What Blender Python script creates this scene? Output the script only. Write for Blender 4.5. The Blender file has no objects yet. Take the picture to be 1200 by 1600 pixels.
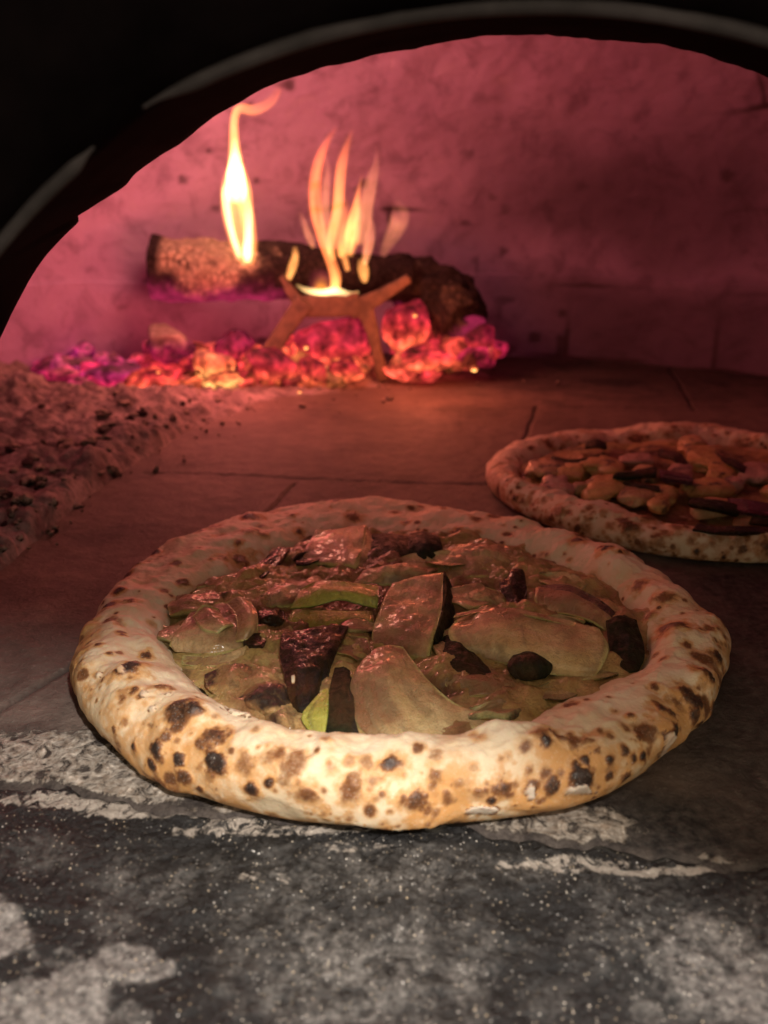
import bpy, math, random
import numpy as np

# ------------------------------------------------------------------ camera, world, lights, exposure
scene = bpy.context.scene
F_PX, PITCH, CAM_H = 1300.0, math.radians(19.3), 0.195
cam_data = bpy.data.cameras.new("camera")
cam = bpy.data.objects.new("camera", cam_data)
scene.collection.objects.link(cam)
cam.location = (0, 0, CAM_H)
cam.rotation_euler = (math.pi / 2 - PITCH, 0, 0)
cam_data.sensor_fit = 'VERTICAL'
cam_data.sensor_height = 36.0
cam_data.lens = 36.0 * F_PX / 1600.0
cam_data.clip_start = 0.01
cam_data.clip_end = 50
cam_data.dof.use_dof = True
cam_data.dof.focus_distance = 0.37
cam_data.dof.aperture_fstop = 9.0
scene.camera = cam

world = bpy.data.worlds.new("World")
scene.world = world
world.use_nodes = True
bg = world.node_tree.nodes["Background"]
bg.inputs[0].default_value = (1.0, 0.82, 0.60, 1)
bg.inputs[1].default_value = 0.80

scene.view_settings.view_transform = 'Standard'
scene.view_settings.look = 'None'
scene.view_settings.exposure = 0.0
scene.view_settings.gamma = 1.0
scene.cycles.use_denoising = True
scene.cycles.max_bounces = 8
scene.cycles.transparent_max_bounces = 24
scene.cycles.sample_clamp_indirect = 6.0


def lamp(name, kind, loc, energy, color, size=0.03, target=None, **kw):
    d = bpy.data.lights.new(name, kind)
    d.energy = energy
    d.color = color
    d.shadow_soft_size = size
    for k, v in kw.items():
        setattr(d, k, v)
    o = bpy.data.objects.new(name, d)
    o.location = loc
    if target is not None:
        import mathutils
        v = mathutils.Vector(target) - mathutils.Vector(loc)
        o.rotation_euler = v.to_track_quat('-Z', 'Y').to_euler()
    scene.collection.objects.link(o)
    return o


# added spot for the outside light on ledge and crust; cone edge imitates shadow
lamp("front_spot", 'SPOT', (0.04, -0.003, 0.317), 10.4, (1.0, 0.94, 0.88), 0.008,
     target=(-0.086, -0.004, 0.0), spot_size=1.705, spot_blend=0.34)
# light given off by the fire
lamp("flame_light", 'POINT', (-0.17, 0.96, 0.33), 1.55, (1.0, 0.36, 0.24), 0.04)
lamp("ember_light", 'POINT', (-0.17, 0.93, 0.10), 0.9, (1.0, 0.18, 0.15), 0.05)
lamp("ember_glow_light", 'POINT', (0.04, 0.95, 0.09), 0.8, (1.0, 0.20, 0.09), 0.04)

# ------------------------------------------------------------------ helpers
rng = np.random.default_rng(7)
random.seed(7)
SP, CP = math.sin(PITCH), math.cos(PITCH)


def pix(px, py, z=0.0):
    """point of the horizontal plane z that the photo shows at (px, py)"""
    u, v = (px - 600) / F_PX, (py - 800) / F_PX
    d = np.array([u, CP - v * SP, -SP - v * CP])
    t = (z - CAM_H) / d[2]
    return np.array([d[0] * t, d[1] * t, z])


def pixd(px, py, Y):
    u, v = (px - 600) / F_PX, (py - 800) / F_PX
    d = np.array([u, CP - v * SP, -SP - v * CP])
    t = Y / d[1]
    return np.array([d[0] * t, Y, CAM_H + d[2] * t])


def project(P):
    X, Y, Z = P[:, 0], P[:, 1], P[:, 2] - CAM_H
    Fw = Y * CP - Z * SP
    D = -Y * SP - Z * CP
    return 600 + F_PX * X / Fw, 800 + F_PX * D / Fw, Fw


_perm = np.random.default_rng(3).permutation(4096)
_grad = np.random.default_rng(4).uniform(-1, 1, 4096)


def _h(i, j, k):
    return _grad[_perm[(_perm[(_perm[i & 4095] + j) & 4095] + k) & 4095]]


def noise(P, s=1.0, seed=0):
    """smooth value noise, about -1..1"""
    Q = np.asarray(P, float) * s + seed * 17.31 + 100.0
    I = np.floor(Q).astype(int)
    f = Q - I
    f = f * f * f * (f * (f * 6 - 15) + 10)
    x, y, z = f[:, 0], f[:, 1], f[:, 2]
    i, j, k = I[:, 0], I[:, 1], I[:, 2]
    r = 0
    for a in (0, 1):
        for b in (0, 1):
            for c in (0, 1):
                w = (x if a else 1 - x) * (y if b else 1 - y) * (z if c else 1 - z)
                r = r + w * _h(i + a, j + b, k + c)
    return r


def fbm(P, s=1.0, seed=0, oct=4, gain=0.5):
    r, a, t = 0, 1.0, 0
    for o in range(oct):
        r = r + a * noise(P, s * 2.03 ** o, seed + o * 3)
        t += a
        a *= gain
    return r / t * 1.6


def sstep(a, b, x):
    t = np.clip((x - a) / (b - a), 0, 1)
    return t * t * (3 - 2 * t)


def new_mesh(name, V, Fs, mat, parent=None, smooth=True, attr=None, mats=None, fmat=None):
    me = bpy.data.meshes.new(name)
    V = np.asarray(V, dtype=np.float32)
    Fs = np.asarray(Fs, dtype=np.int32)
    me.vertices.add(len(V))
    me.vertices.foreach_set("co", V.ravel())
    n = Fs.shape[1]
    me.loops.add(Fs.size)
    me.loops.foreach_set("vertex_index", Fs.ravel())
    me.polygons.add(len(Fs))
    me.polygons.foreach_set("loop_start", np.arange(0, Fs.size, n, dtype=np.int32))
    try:
        me.polygons.foreach_set("loop_total", np.full(len(Fs), n, dtype=np.int32))
    except Exception:
        pass
    me.polygons.foreach_set("use_smooth", np.full(len(Fs), smooth))
    me.update(calc_edges=True)
    me.validate()
    if attr is not None:
        a = me.color_attributes.new("mask", 'FLOAT_COLOR', 'POINT')
        A = np.zeros((len(V), 4), dtype=np.float32)
        A[:, :attr.shape[1]] = attr
        a.data.foreach_set("color", A.ravel())
    me.materials.append(mat)
    o = bpy.data.objects.new(name, me)
    scene.collection.objects.link(o)
    if parent is not None:
        o.parent = parent
    return o


def grid_faces(nu, nv, wrap_u=False, wrap_v=False):
    iu = np.arange(nu if wrap_u else nu - 1)
    iv = np.arange(nv if wrap_v else nv - 1)
    A, B = np.meshgrid(iu, iv, indexing='ij')
    A2, B2 = (A + 1) % nu, (B + 1) % nv
    return np.stack([A * nv + B, A2 * nv + B, A2 * nv + B2, A * nv + B2], -1).reshape(-1, 4)


def spline(P, n, closed=False):
    """Catmull-Rom through P, resampled to n points"""
    P = np.asarray(P, float)
    m = len(P)
    if closed:
        Q = np.vstack([P[-1], P, P[0], P[1]])
        segs = m
    else:
        Q = np.vstack([2 * P[0] - P[1], P, 2 * P[-1] - P[-2]])
        segs = m - 1
    t = np.linspace(0, segs, n, endpoint=not closed)
    i = np.minimum(t.astype(int), segs - 1)
    f = (t - i)[:, None]
    p0, p1, p2, p3 = Q[i], Q[i + 1], Q[i + 2], Q[i + 3]
    return 0.5 * (2 * p1 + (p2 - p0) * f + (2 * p0 - 5 * p1 + 4 * p2 - p3) * f ** 2
                  + (3 * p1 - p0 - 3 * p2 + p3) * f ** 3)


def tag(o, label=None, cat=None, group=None, kind=None):
    if label: o["label"] = label
    if cat: o["category"] = cat
    if group: o["group"] = group
    if kind: o["kind"] = kind
    return o


def empty(name, loc):
    o = bpy.data.objects.new(name, None)
    o.location = loc
    scene.collection.objects.link(o)
    return o


def parent_keep(o, p):
    o.parent = p
    o.location = (-p.location[0], -p.location[1], -p.location[2])
    return o


# ------------------------------------------------------------------ materials
class NT:
    def __init__(self, name):
        self.m = bpy.data.materials.new(name)
        self.m.use_nodes = True
        self.t = self.m.node_tree
        self.b = self.t.nodes["Principled BSDF"]
        self.out = self.t.nodes["Material Output"]

    def n(self, typ, **kw):
        x = self.t.nodes.new(typ)
        for k, v in kw.items():
            if k.startswith('i_'):
                x.inputs[k[2:].replace('_', ' ')].default_value = v
            else:
                setattr(x, k, v)
        return x

    def l(self, a, b):
        self.t.links.new(a, b)

    def coord(self):
        return self.n('ShaderNodeTexCoord').outputs['Object']

    def noise(self, scale, detail=5, rough=0.55, dist=0.0):
        x = self.n('ShaderNodeTexNoise')
        x.inputs['Scale'].default_value = scale
        x.inputs['Detail'].default_value = detail
        x.inputs['Roughness'].default_value = rough
        x.inputs['Distortion'].default_value = dist
        self.l(self.coord(), x.inputs['Vector'])
        return x.outputs['Fac']

    def voro(self, scale, feature='F1'):
        x = self.n('ShaderNodeTexVoronoi')
        x.feature = feature
        x.inputs['Scale'].default_value = scale
        self.l(self.coord(), x.inputs['Vector'])
        return x

    def ramp(self, fac, stops):
        x = self.n('ShaderNodeValToRGB')
        e = x.color_ramp.elements
        while len(e) < len(stops):
            e.new(0.5)
        for i, (p, c) in enumerate(stops):
            e[i].position = p
            e[i].color = (c, c, c, 1) if isinstance(c, (int, float)) else (*c, 1)
        self.l(fac, x.inputs[0])
        return x.outputs[0]

    def math(self, op, a, b=None, clamp=False):
        x = self.n('ShaderNodeMath', operation=op, use_clamp=clamp)
        for i, v in enumerate((a, b)):
            if v is None: continue
            if isinstance(v, (int, float)):
                x.inputs[i].default_value = v
            else:
                self.l(v, x.inputs[i])
        return x.outputs[0]

    def mix(self, fac, a, b, blend='MIX'):
        x = self.n('ShaderNodeMix', data_type='RGBA', blend_type=blend)
        for s, v in (('Factor_Float', fac), ('A_Color', a), ('B_Color', b)):
            i = [q for q in x.inputs if q.identifier == s][0]
            if isinstance(v, (int, float)):
                i.default_value = v
            elif isinstance(v, tuple):
                i.default_value = (*v, 1)
            else:
                self.l(v, i)
        return [q for q in x.outputs if q.identifier == 'Result_Color'][0]

    def mask(self):
        a = self.n('ShaderNodeVertexColor', layer_name="mask")
        s = self.n('ShaderNodeSeparateColor')
        self.l(a.outputs['Color'], s.inputs[0])
        return s.outputs[0], s.outputs[1], s.outputs[2], a.outputs['Alpha']

    def bump(self, h, strength, dist, prev=None):
        x = self.n('ShaderNodeBump')
        x.inputs['Strength'].default_value = strength
        x.inputs['Distance'].default_value = dist
        self.l(h, x.inputs['Height'])
        if prev is not None:
            self.l(prev, x.inputs['Normal'])
        return x.outputs[0]

    def fin(self, color=None, rough=None, normal=None, spec=None, **kw):
        b = self.b
        for s, v in (('Base Color', color), ('Roughness', rough), ('Normal', normal), ('Specular IOR Level', spec)):
            if v is None: continue
            if isinstance(v, (int, float)):
                b.inputs[s].default_value = v
            elif isinstance(v, tuple):
                b.inputs[s].default_value = (*v, 1)
            else:
                self.l(v, b.inputs[s])
        for k, v in kw.items():
            b.inputs[k.replace('_', ' ')].default_value = v
        return self.m


def mat_crust(name, dough=(0.72, 0.60, 0.43), toast=(0.53, 0.27, 0.095)):
    t = NT(name)
    r, g, b, a = t.mask()
    n1 = t.noise(260, 6, 0.6)
    n2 = t.noise(900, 4, 0.6)
    n3 = t.noise(60, 4, 0.5)
    # toast amount
    tf = t.math('ADD', r, t.math('MULTIPLY', t.math('SUBTRACT', n1, 0.5), t.math('MULTIPLY', r, 2.4)), True)
    base = t.mix(t.ramp(n3, [(0.3, 0.0), (0.7, 1.0)]), dough, tuple(c * f for c, f in zip(dough, (0.9, 0.84, 0.74))))
    c = t.mix(t.ramp(tf, [(0.0, 0.0), (0.28, 0.25), (0.6, 0.8), (1, 1)]), base, toast)
    cf = t.math('ADD', g, t.math('MULTIPLY', t.math('SUBTRACT', n2, 0.5), t.math('MULTIPLY', g, 0.9)), True)
    brown = (0.19, 0.075, 0.026)
    c = t.mix(t.ramp(cf, [(0.12, 0.0), (0.5, 1.0)]), c, brown)
    c = t.mix(t.ramp(cf, [(0.50, 0.0), (0.94, 1.0)]), c, (0.026, 0.014, 0.010))
    c = t.mix(b, c, (0.58, 0.50, 0.41))
    rough = t.mix(cf, (0.62,) * 3, (0.5,) * 3)
    bp = t.bump(n1, 0.35, 0.0012)
    bp = t.bump(n2, 0.30, 0.0005, bp)
    pores = t.voro(420)
    pf = t.ramp(pores.outputs['Distance'], [(0.0, 0.0), (0.30, 1.0)])
    bp = t.bump(pf, 0.25, 0.0006, bp)
    n5 = t.noise(1500, 3, 0.6)
    c = t.mix(t.math('MULTIPLY', t.ramp(n5, [(0.60, 0.0), (0.72, 1.0)]), 0.35), c, (0.80, 0.74, 0.66))
    return t.fin(c, rough, bp, 0.35, Subsurface_Weight=0.12, Subsurface_Scale=0.004)


def mat_topping(name, c0, c1, edge, rough=0.27, scale=90, brownc=(0.20, 0.075, 0.03), brown=0.5, bump=0.5, sss=0.15, coat=0.3):
    """mask: r = rim / skin side, g = char"""
    t = NT(name)
    r, g, b, a = t.mask()
    n1 = t.noise(scale, 5, 0.6, 0.6)
    n2 = t.noise(scale * 5, 5, 0.65)
    n3 = t.noise(scale * 0.4, 3, 0.5)
    c = t.mix(t.ramp(n1, [(0.35, 0.0), (0.65, 1.0)]), c0, c1)
    bf = t.math('MULTIPLY', t.ramp(n3, [(0.44, 0.0), (0.60, 1.0)]), brown)
    c = t.mix(bf, c, brownc)
    c = t.mix(t.math('MULTIPLY', b, 0.6), c, tuple(0.45 * x + 0.02 for x in c1))
    c = t.mix(r, c, edge)
    cf = t.math('ADD', g, t.math('MULTIPLY', t.math('SUBTRACT', n2, 0.5), t.math('MULTIPLY', g, 1.5)), True)
    c = t.mix(t.ramp(cf, [(0.2, 0.0), (0.7, 1.0)]), c, (0.03, 0.014, 0.008))
    n4 = t.noise(scale * 2.2, 6, 0.7, 1.2)
    n5 = t.noise(1100, 4, 0.65)
    c = t.mix(t.math('MULTIPLY', t.ramp(n4, [(0.50, 0.0), (0.64, 1.0)]), 0.45 if bump < 1 else 0.1), c, tuple(0.45 * x for x in c1))
    c = t.mix(t.math('MULTIPLY', t.ramp(n5, [(0.62, 0.0), (0.70, 1.0)]), 0.5), c, tuple(0.25 * x for x in c1))
    bp = t.bump(n1, bump * .4, 0.002)
    n6 = t.noise(420, 5, 0.7, 0.8)
    bp = t.bump(n6, bump, 0.0010, bp)
    bp = t.bump(b, 0.25, 0.0008, bp)
    bp = t.bump(n4, bump * .7, 0.0012, bp)
    bp = t.bump(n5, min(1, bump * 1.5), 0.0011, bp)
    rr = t.ramp(n4, [(0.35, rough * 0.6), (0.62, min(1, rough * 1.9))])
    return t.fin(c, rr, bp, 0.18 if sss == 0.0 else 0.4, Subsurface_Weight=sss, Subsurface_Scale=0.004, Coat_Weight=coat, Coat_Roughness=0.12)


M = {}
M['crust'] = mat_crust('baked_dough')
M['crust_far'] = mat_crust('baked_dough_pale', (0.68, 0.55, 0.40), (0.42, 0.20, 0.08))
M['pale'] = mat_topping('roasted_flesh', (0.66, 0.47, 0.24), (0.50, 0.31, 0.13), (0.60, 0.54, 0.17), brown=0.8)
M['cream'] = mat_topping('creamy_flesh', (0.68, 0.50, 0.25), (0.54, 0.36, 0.15), (0.64, 0.58, 0.22), brown=0.8)
M['green'] = mat_topping('yellow_green_flesh', (0.50, 0.46, 0.09), (0.34, 0.32, 0.05), (0.20, 0.24, 0.03), brown=0.15, rough=0.25)
M['dark'] = mat_topping('dark_green_skin', (0.020, 0.024, 0.008), (0.010, 0.009, 0.004), (0.030, 0.036, 0.010), brown=0.2, rough=0.42, bump=0.5, sss=0.0, coat=0.0)
M['charred'] = mat_topping('charred_skin', (0.045, 0.024, 0.008), (0.012, 0.008, 0.004), (0.03, 0.020, 0.006), brown=0.3, rough=0.26, scale=160, bump=1.0, sss=0.0, coat=0.25)
M['yellow'] = mat_topping('yellow_flesh', (0.70, 0.48, 0.17), (0.60, 0.35, 0.12), (0.5, 0.3, 0.1), brown=0.4)
M['pink'] = mat_topping('pinkish_flesh', (0.60, 0.40, 0.30), (0.5, 0.28, 0.22), (0.5, 0.3, 0.25), brown=0.2)
M['purple'] = mat_topping('purple_skin', (0.12, 0.025, 0.05), (0.06, 0.012, 0.02), (0.1, 0.02, 0.04), brown=0.2)
M['cheese'] = mat_topping('melted_cheese', (0.64, 0.41, 0.17), (0.44, 0.25, 0.08), (0.52, 0.42, 0.13), scale=70, rough=0.34,
                          brownc=(0.19, 0.07, 0.028), brown=0.85, bump=0.8, coat=0.4)


def mat_stone_floor():
    """mask r = pale ash crust, g = soot, partly painted shade, b = joint"""
    t = NT('hearth_stone')
    r, g, b, a = t.mask()
    n1 = t.noise(9, 6, 0.6)
    n2 = t.noise(70, 6, 0.65)
    n3 = t.noise(420, 4, 0.6)
    n4 = t.noise(130, 8, 0.72, 1.5)
    c = t.mix(t.ramp(n1, [(0.35, 0.0), (0.65, 1.0)]), (0.125, 0.088, 0.072), (0.215, 0.155, 0.125))
    c = t.mix(t.math('MULTIPLY', t.ramp(n2, [(0.35, 1.0), (0.6, 0.0)]), 0.5), c, (0.085, 0.06, 0.048))
    c = t.mix(t.math('MULTIPLY', t.ramp(n3, [(0.62, 0.0), (0.7, 1.0)]), 0.4), c, (0.4, 0.33, 0.27))
    n6 = t.noise(210, 7, 0.75)
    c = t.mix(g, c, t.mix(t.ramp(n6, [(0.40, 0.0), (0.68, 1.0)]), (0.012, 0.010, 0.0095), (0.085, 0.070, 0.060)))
    # flaky crust of flour and ash
    pf = t.ramp(t.math('MULTIPLY', t.math('ADD', t.math('MULTIPLY', r, 0.45), t.math('MULTIPLY', n4, 1.3)), .6), [(0.565, 0.0), (0.62, 0.6), (0.72, 1)])
    pc = t.mix(t.ramp(n3, [(0.35, 0.0), (0.65, 1.0)]), (0.30, 0.235, 0.18), (0.60, 0.53, 0.45))
    c = t.mix(pf, c, pc)
    c = t.mix(b, c, (0.012, 0.009, 0.008))
    bp = t.bump(n2, 0.6, 0.003)
    bp = t.bump(n6, 0.6, 0.0014, bp)
    bp = t.bump(n3, 0.5, 0.0008, bp)
    bp = t.bump(pf, 0.9, 0.0012, bp)
    return t.fin(c, t.mix(pf, (0.72,) * 3, (0.5,) * 3), bp, 0.35)


def mat_ledge():
    """mask r = pale worn stone, g = grey haze of dust, b = crust rim"""
    t = NT('dark_granite')
    r, g, b, a = t.mask()
    n0 = t.noise(22, 5, 0.6, 0.8)
    n1 = t.noise(75, 6, 0.7, 0.5)
    n2 = t.noise(330, 6, 0.72)
    n3 = t.noise(900, 4, 0.7)
    n4 = t.noise(150, 8, 0.75, 1.6)
    dark = t.mix(t.ramp(n2, [(0.42, 0.0), (0.70, 1.0)]), (0.0045, 0.0044, 0.0048), (0.020, 0.019, 0.019))
    grey = t.mix(t.ramp(n2, [(0.34, 0.0), (0.62, 1.0)]), (0.012, 0.0115, 0.0117), (0.31, 0.285, 0.26))
    n7 = t.noise(620, 5, 0.75)
    gf = t.math('MULTIPLY', t.ramp(n7, [(0.40, 0.35), (0.60, 1.0)]), t.math('ADD', g, t.ramp(n0, [(0.52, 0.0), (0.66, 0.15)]), True))
    gf = t.math('MULTIPLY', gf, t.ramp(n1, [(0.36, 0.0), (0.60, 1.0)]))
    c = t.mix(gf, dark, grey)
    rf = t.ramp(t.math('MULTIPLY', t.math('ADD', t.math('MULTIPLY', r, 0.75), t.math('MULTIPLY', n4, 0.9)), .6), [(0.46, 0.0), (0.66, 1.0)])
    c = t.mix(t.math('MULTIPLY', rf, t.ramp(n7, [(0.36, 0.45), (0.58, 0.95)])), c, t.mix(t.ramp(n2, [(0.32, 0.0), (0.66, 1.0)]), (0.05, 0.045, 0.042), (0.42, 0.38, 0.35)))
    bf = t.ramp(t.math('MULTIPLY', t.math('ADD', t.math('MULTIPLY', b, 0.45), t.math('MULTIPLY', n4, 1.3)), .6), [(0.57, 0.0), (0.64, 0.85)])
    c = t.mix(bf, c, (0.44, 0.38, 0.32))
    sp = None  # white flour and crystal specks; stone glints painted as colour
    for sc, hi, lo, th in ((900, 0.26, 0.14, 0.74), (560, 0.22, 0.10, 0.80), (330, 0.15, 0.07, 0.80)):
        v = t.voro(sc)
        s = t.n('ShaderNodeSeparateColor')
        t.l(v.outputs['Color'], s.inputs[0])
        k = t.math('MULTIPLY', t.ramp(v.outputs['Distance'], [(lo, 1.0), (hi, 0.0)]), t.ramp(s.outputs[0], [(th, 0.0), (min(1, th + 0.1), 1.0)]))
        k = t.math('MULTIPLY', k, t.ramp(n1, [(0.35, 0.15), (0.6, 1.0)]))
        sp = k if sp is None else t.math('MAXIMUM', sp, k)
    c = t.mix(sp, c, t.mix(s.outputs[1], (0.95, 0.92, 0.88), (0.85, 0.66, 0.42)))
    bp = t.bump(n1, 0.8, 0.004)
    bp = t.bump(n2, 1.0, 0.0016, bp)
    bp = t.bump(n3, 0.6, 0.0006, bp)
    return t.fin(c, t.ramp(n2, [(0.3, 0.28), (0.7, 0.55)]), bp, 0.5)


def mat_dome():
    t = NT('oven_plaster')
    r, g, b, a = t.mask()
    n1 = t.noise(5, 5, 0.6)
    n2 = t.noise(26, 6, 0.65, 0.5)
    n3 = t.noise(180, 5, 0.6)
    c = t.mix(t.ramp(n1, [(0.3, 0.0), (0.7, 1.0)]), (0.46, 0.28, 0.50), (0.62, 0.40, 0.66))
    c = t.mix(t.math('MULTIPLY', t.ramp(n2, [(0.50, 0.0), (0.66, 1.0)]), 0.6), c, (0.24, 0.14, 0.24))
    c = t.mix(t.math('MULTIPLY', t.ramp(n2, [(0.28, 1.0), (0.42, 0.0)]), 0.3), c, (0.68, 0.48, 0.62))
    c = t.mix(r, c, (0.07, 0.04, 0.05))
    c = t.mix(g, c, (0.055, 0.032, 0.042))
    bp = t.bump(n2, 0.35, 0.008)
    bp = t.bump(n3, 0.3, 0.002, bp)
    return t.fin(c, 0.85, bp, 0.2)


def mat_ember():
    """mask r = glow amount, g = hue 0 magenta .5 red 1 orange, b = pale ash"""
    t = NT('glowing_charcoal')
    r, g, b, a = t.mask()
    n1 = t.noise(58, 6, 0.66)
    n2 = t.noise(150, 4, 0.6)
    c = t.mix(t.ramp(n1, [(0.35, 0.0), (0.65, 1.0)]), (0.02, 0.012, 0.012), (0.06, 0.035, 0.035))
    c = t.mix(b, c, t.mix(t.ramp(n1, [(0.35, 0.0), (0.6, 1.0)]), (0.24, 0.19, 0.15), (0.48, 0.39, 0.32)))
    hot = t.ramp(g, [(0.0, (0.80, 0.035, 0.24)), (0.3, (0.95, 0.03, 0.12)), (0.55, (1.0, 0.045, 0.055)), (0.8, (1.0, 0.15, 0.05)), (1.0, (1.0, 0.45, 0.12))])
    e = t.ramp(n1, [(0.33, 0.06), (0.50, 0.7), (0.68, 1.9)])
    e = t.math('MULTIPLY', e, t.ramp(n2, [(0.3, 0.75), (0.6, 1.05)]))
    e = t.math('MULTIPLY', e, t.math('MULTIPLY', r, 1.5))
    t.l(hot, t.b.inputs['Emission Color'])
    t.l(e, t.b.inputs['Emission Strength'])
    bp = t.bump(n1, 0.8, 0.008)
    bp = t.bump(n2, 0.6, 0.003, bp)
    return t.fin(c, 0.9, bp, 0.2)


def mat_log():
    """mask r = glow, g = pale ash coat, b = flame-lit orange glow"""
    t = NT('burning_wood')
    r, g, b, a = t.mask()
    n1 = t.noise(40, 6, 0.65)
    n2 = t.noise(170, 5, 0.65)
    v = t.voro(105, 'DISTANCE_TO_EDGE')
    v.inputs['Randomness'].default_value = 0.7
    crack = t.math('MULTIPLY', t.ramp(v.outputs['Distance'], [(0.01, 1.0), (0.12, 0.0)]), t.ramp(n1, [(0.42, 0.1), (0.6, 1.0)]))
    c = t.mix(t.ramp(n2, [(0.35, 0.0), (0.65, 1.0)]), (0.014, 0.010, 0.010), (0.055, 0.038, 0.034))
    ash = t.math('MULTIPLY', g, t.ramp(n1, [(0.30, 0.25), (0.48, 1.0)]))
    c = t.mix(ash, c, t.mix(t.ramp(n2, [(0.3, 0.0), (0.7, 1.0)]), (0.38, 0.30, 0.20), (0.66, 0.54, 0.40)))
    c = t.mix(t.math('MULTIPLY', crack, 0.7), c, (0.03, 0.018, 0.018))
    t.l(t.mix(b, (0.60, 0.03, 0.12), (1.0, 0.30, 0.05)), t.b.inputs['Emission Color'])
    e = t.math('MULTIPLY', r, t.ramp(n1, [(0.32, 0.25), (0.6, 1.0)]))
    t.l(e, t.b.inputs['Emission Strength'])
    bp = t.bump(crack, 0.9, -0.004)
    bp = t.bump(n2, 0.6, 0.003, bp)
    return t.fin(c, 0.85, bp, 0.25)


def mat_ash():
    t = NT('ash_and_cinders')
    n1 = t.noise(30, 6, 0.65)
    n2 = t.noise(160, 6, 0.65)
    c = t.mix(t.ramp(n1, [(0.38, 0.0), (0.62, 1.0)]), (0.20, 0.155, 0.15), (0.46, 0.36, 0.34))
    c = t.mix(t.math('MULTIPLY', t.ramp(n2, [(0.5, 0.0), (0.65, 1.0)]), 0.5), c, (0.04, 0.028, 0.026))
    bp = t.bump(n2, 0.8, 0.005)
    return t.fin(c, 0.95, bp, 0.15)


def mat_simple(name, c0, c1, scale, rough, bump=0.3, bd=0.001, metal=0.0, spec=0.3):
    t = NT(name)
    n1 = t.noise(scale, 6, 0.6)
    c = t.mix(t.ramp(n1, [(0.35, 0.0), (0.65, 1.0)]), c0, c1)
    bp = t.bump(n1, bump, bd)
    return t.fin(c, rough, bp, spec, Metallic=metal)


def mat_flame(name, c_low, c_high, p=1.6, gain=1.0):
    """thin glowing gas: mask r = brightness, g = heat; fades where the sheet thins out to its sides"""
    t = NT(name)
    r, g, b, a = t.mask()
    lw = t.n('ShaderNodeLayerWeight')
    lw.inputs['Blend'].default_value = 0.5
    edge = t.math('POWER', t.math('SUBTRACT', 1.0, lw.outputs['Facing']), p)
    em = t.n('ShaderNodeEmission')
    t.l(t.mix(g, c_low, c_high), em.inputs[0])
    t.l(t.math('MULTIPLY', t.math('MULTIPLY', r, edge), gain), em.inputs[1])
    tr = t.n('ShaderNodeBsdfTransparent')
    ad = t.n('ShaderNodeAddShader')
    t.l(em.outputs[0], ad.inputs[0])
    t.l(tr.outputs[0], ad.inputs[1])
    t.l(ad.outputs[0], t.out.inputs['Surface'])
    return t.m


M['floor'] = mat_stone_floor()
M['ledge'] = mat_ledge()
M['dome'] = mat_dome()
M['ember'] = mat_ember()
M['log'] = mat_log()
M['ash'] = mat_ash()
M['cinder'] = mat_simple('cinder', (0.02, 0.014, 0.014), (0.10, 0.07, 0.065), 90, 0.9, 0.8, 0.003)
M['arch'] = mat_simple('sooty_iron', (0.003, 0.0022, 0.0024), (0.008, 0.0055, 0.006), 25, 1.0, 0.3, 0.001, spec=0.003)
M['strip'] = mat_simple('steel_edge_highlight', (0.025, 0.021, 0.022), (0.065, 0.055, 0.058), 60, 0.6, 0.2, 0.001)  # paler metal that stands in for the highlight on the arch edge
M['iron'] = mat_simple('heated_iron', (0.11, 0.08, 0.055), (0.22, 0.15, 0.095), 70, 0.7, 0.4, 0.002)
M['flame'] = mat_flame('flame_outer', (1.0, 0.15, 0.045), (1.0, 0.36, 0.09), 2.6, 1.3)
M['flame_core'] = mat_flame('flame_core', (1.0, 0.45, 0.12), (1.0, 0.75, 0.34), 2.2)
M['flame_faint'] = mat_flame('flame_faint', (1.0, 0.25, 0.16), (1.0, 0.35, 0.12), 3.0, 1.3)

# ------------------------------------------------------------------ oven: hearth floor, ledge, dome, mouth arch
JA, JB = pix(0, 1232), pix(1200, 1345)


def joint_y(X):
    s = (JB[1] - JA[1]) / (JB[0] - JA[0])
    return JA[1] + (X - JA[0]) * s + 0.0030 * np.sin(X * 41 + .6) + 0.0016 * np.sin(X * 97) + 0.0012 * np.sin(X * 263 + 1) + 0.0007 * np.sin(X * 610 + 2)


def blob_mask(P, blobs, seed, warp=0.35, soft=0.45):
    """stains: (px, py, rx, ry, amount) of the photo laid on the floor plane, with ragged edges"""
    x, y, w = project(P)
    n = fbm(P, 60, seed, 5, 0.6)
    m = np.zeros(len(P))
    for (bx, by, rx, ry, s) in blobs:
        d = np.sqrt(((x - bx) / rx) ** 2 + ((y - by) / ry) ** 2)
        m = np.maximum(m, s * sstep(1 + soft, 1 - soft, d + warp * n))
    return m


def dist_line(P, A, B):
    d = B[:2] - A[:2]
    t = np.clip(((P[:, :2] - A[:2]) @ d) / (d @ d), 0, 1)
    return np.hypot(*(P[:, :2] - A[:2] - t[:, None] * d).T)


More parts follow.
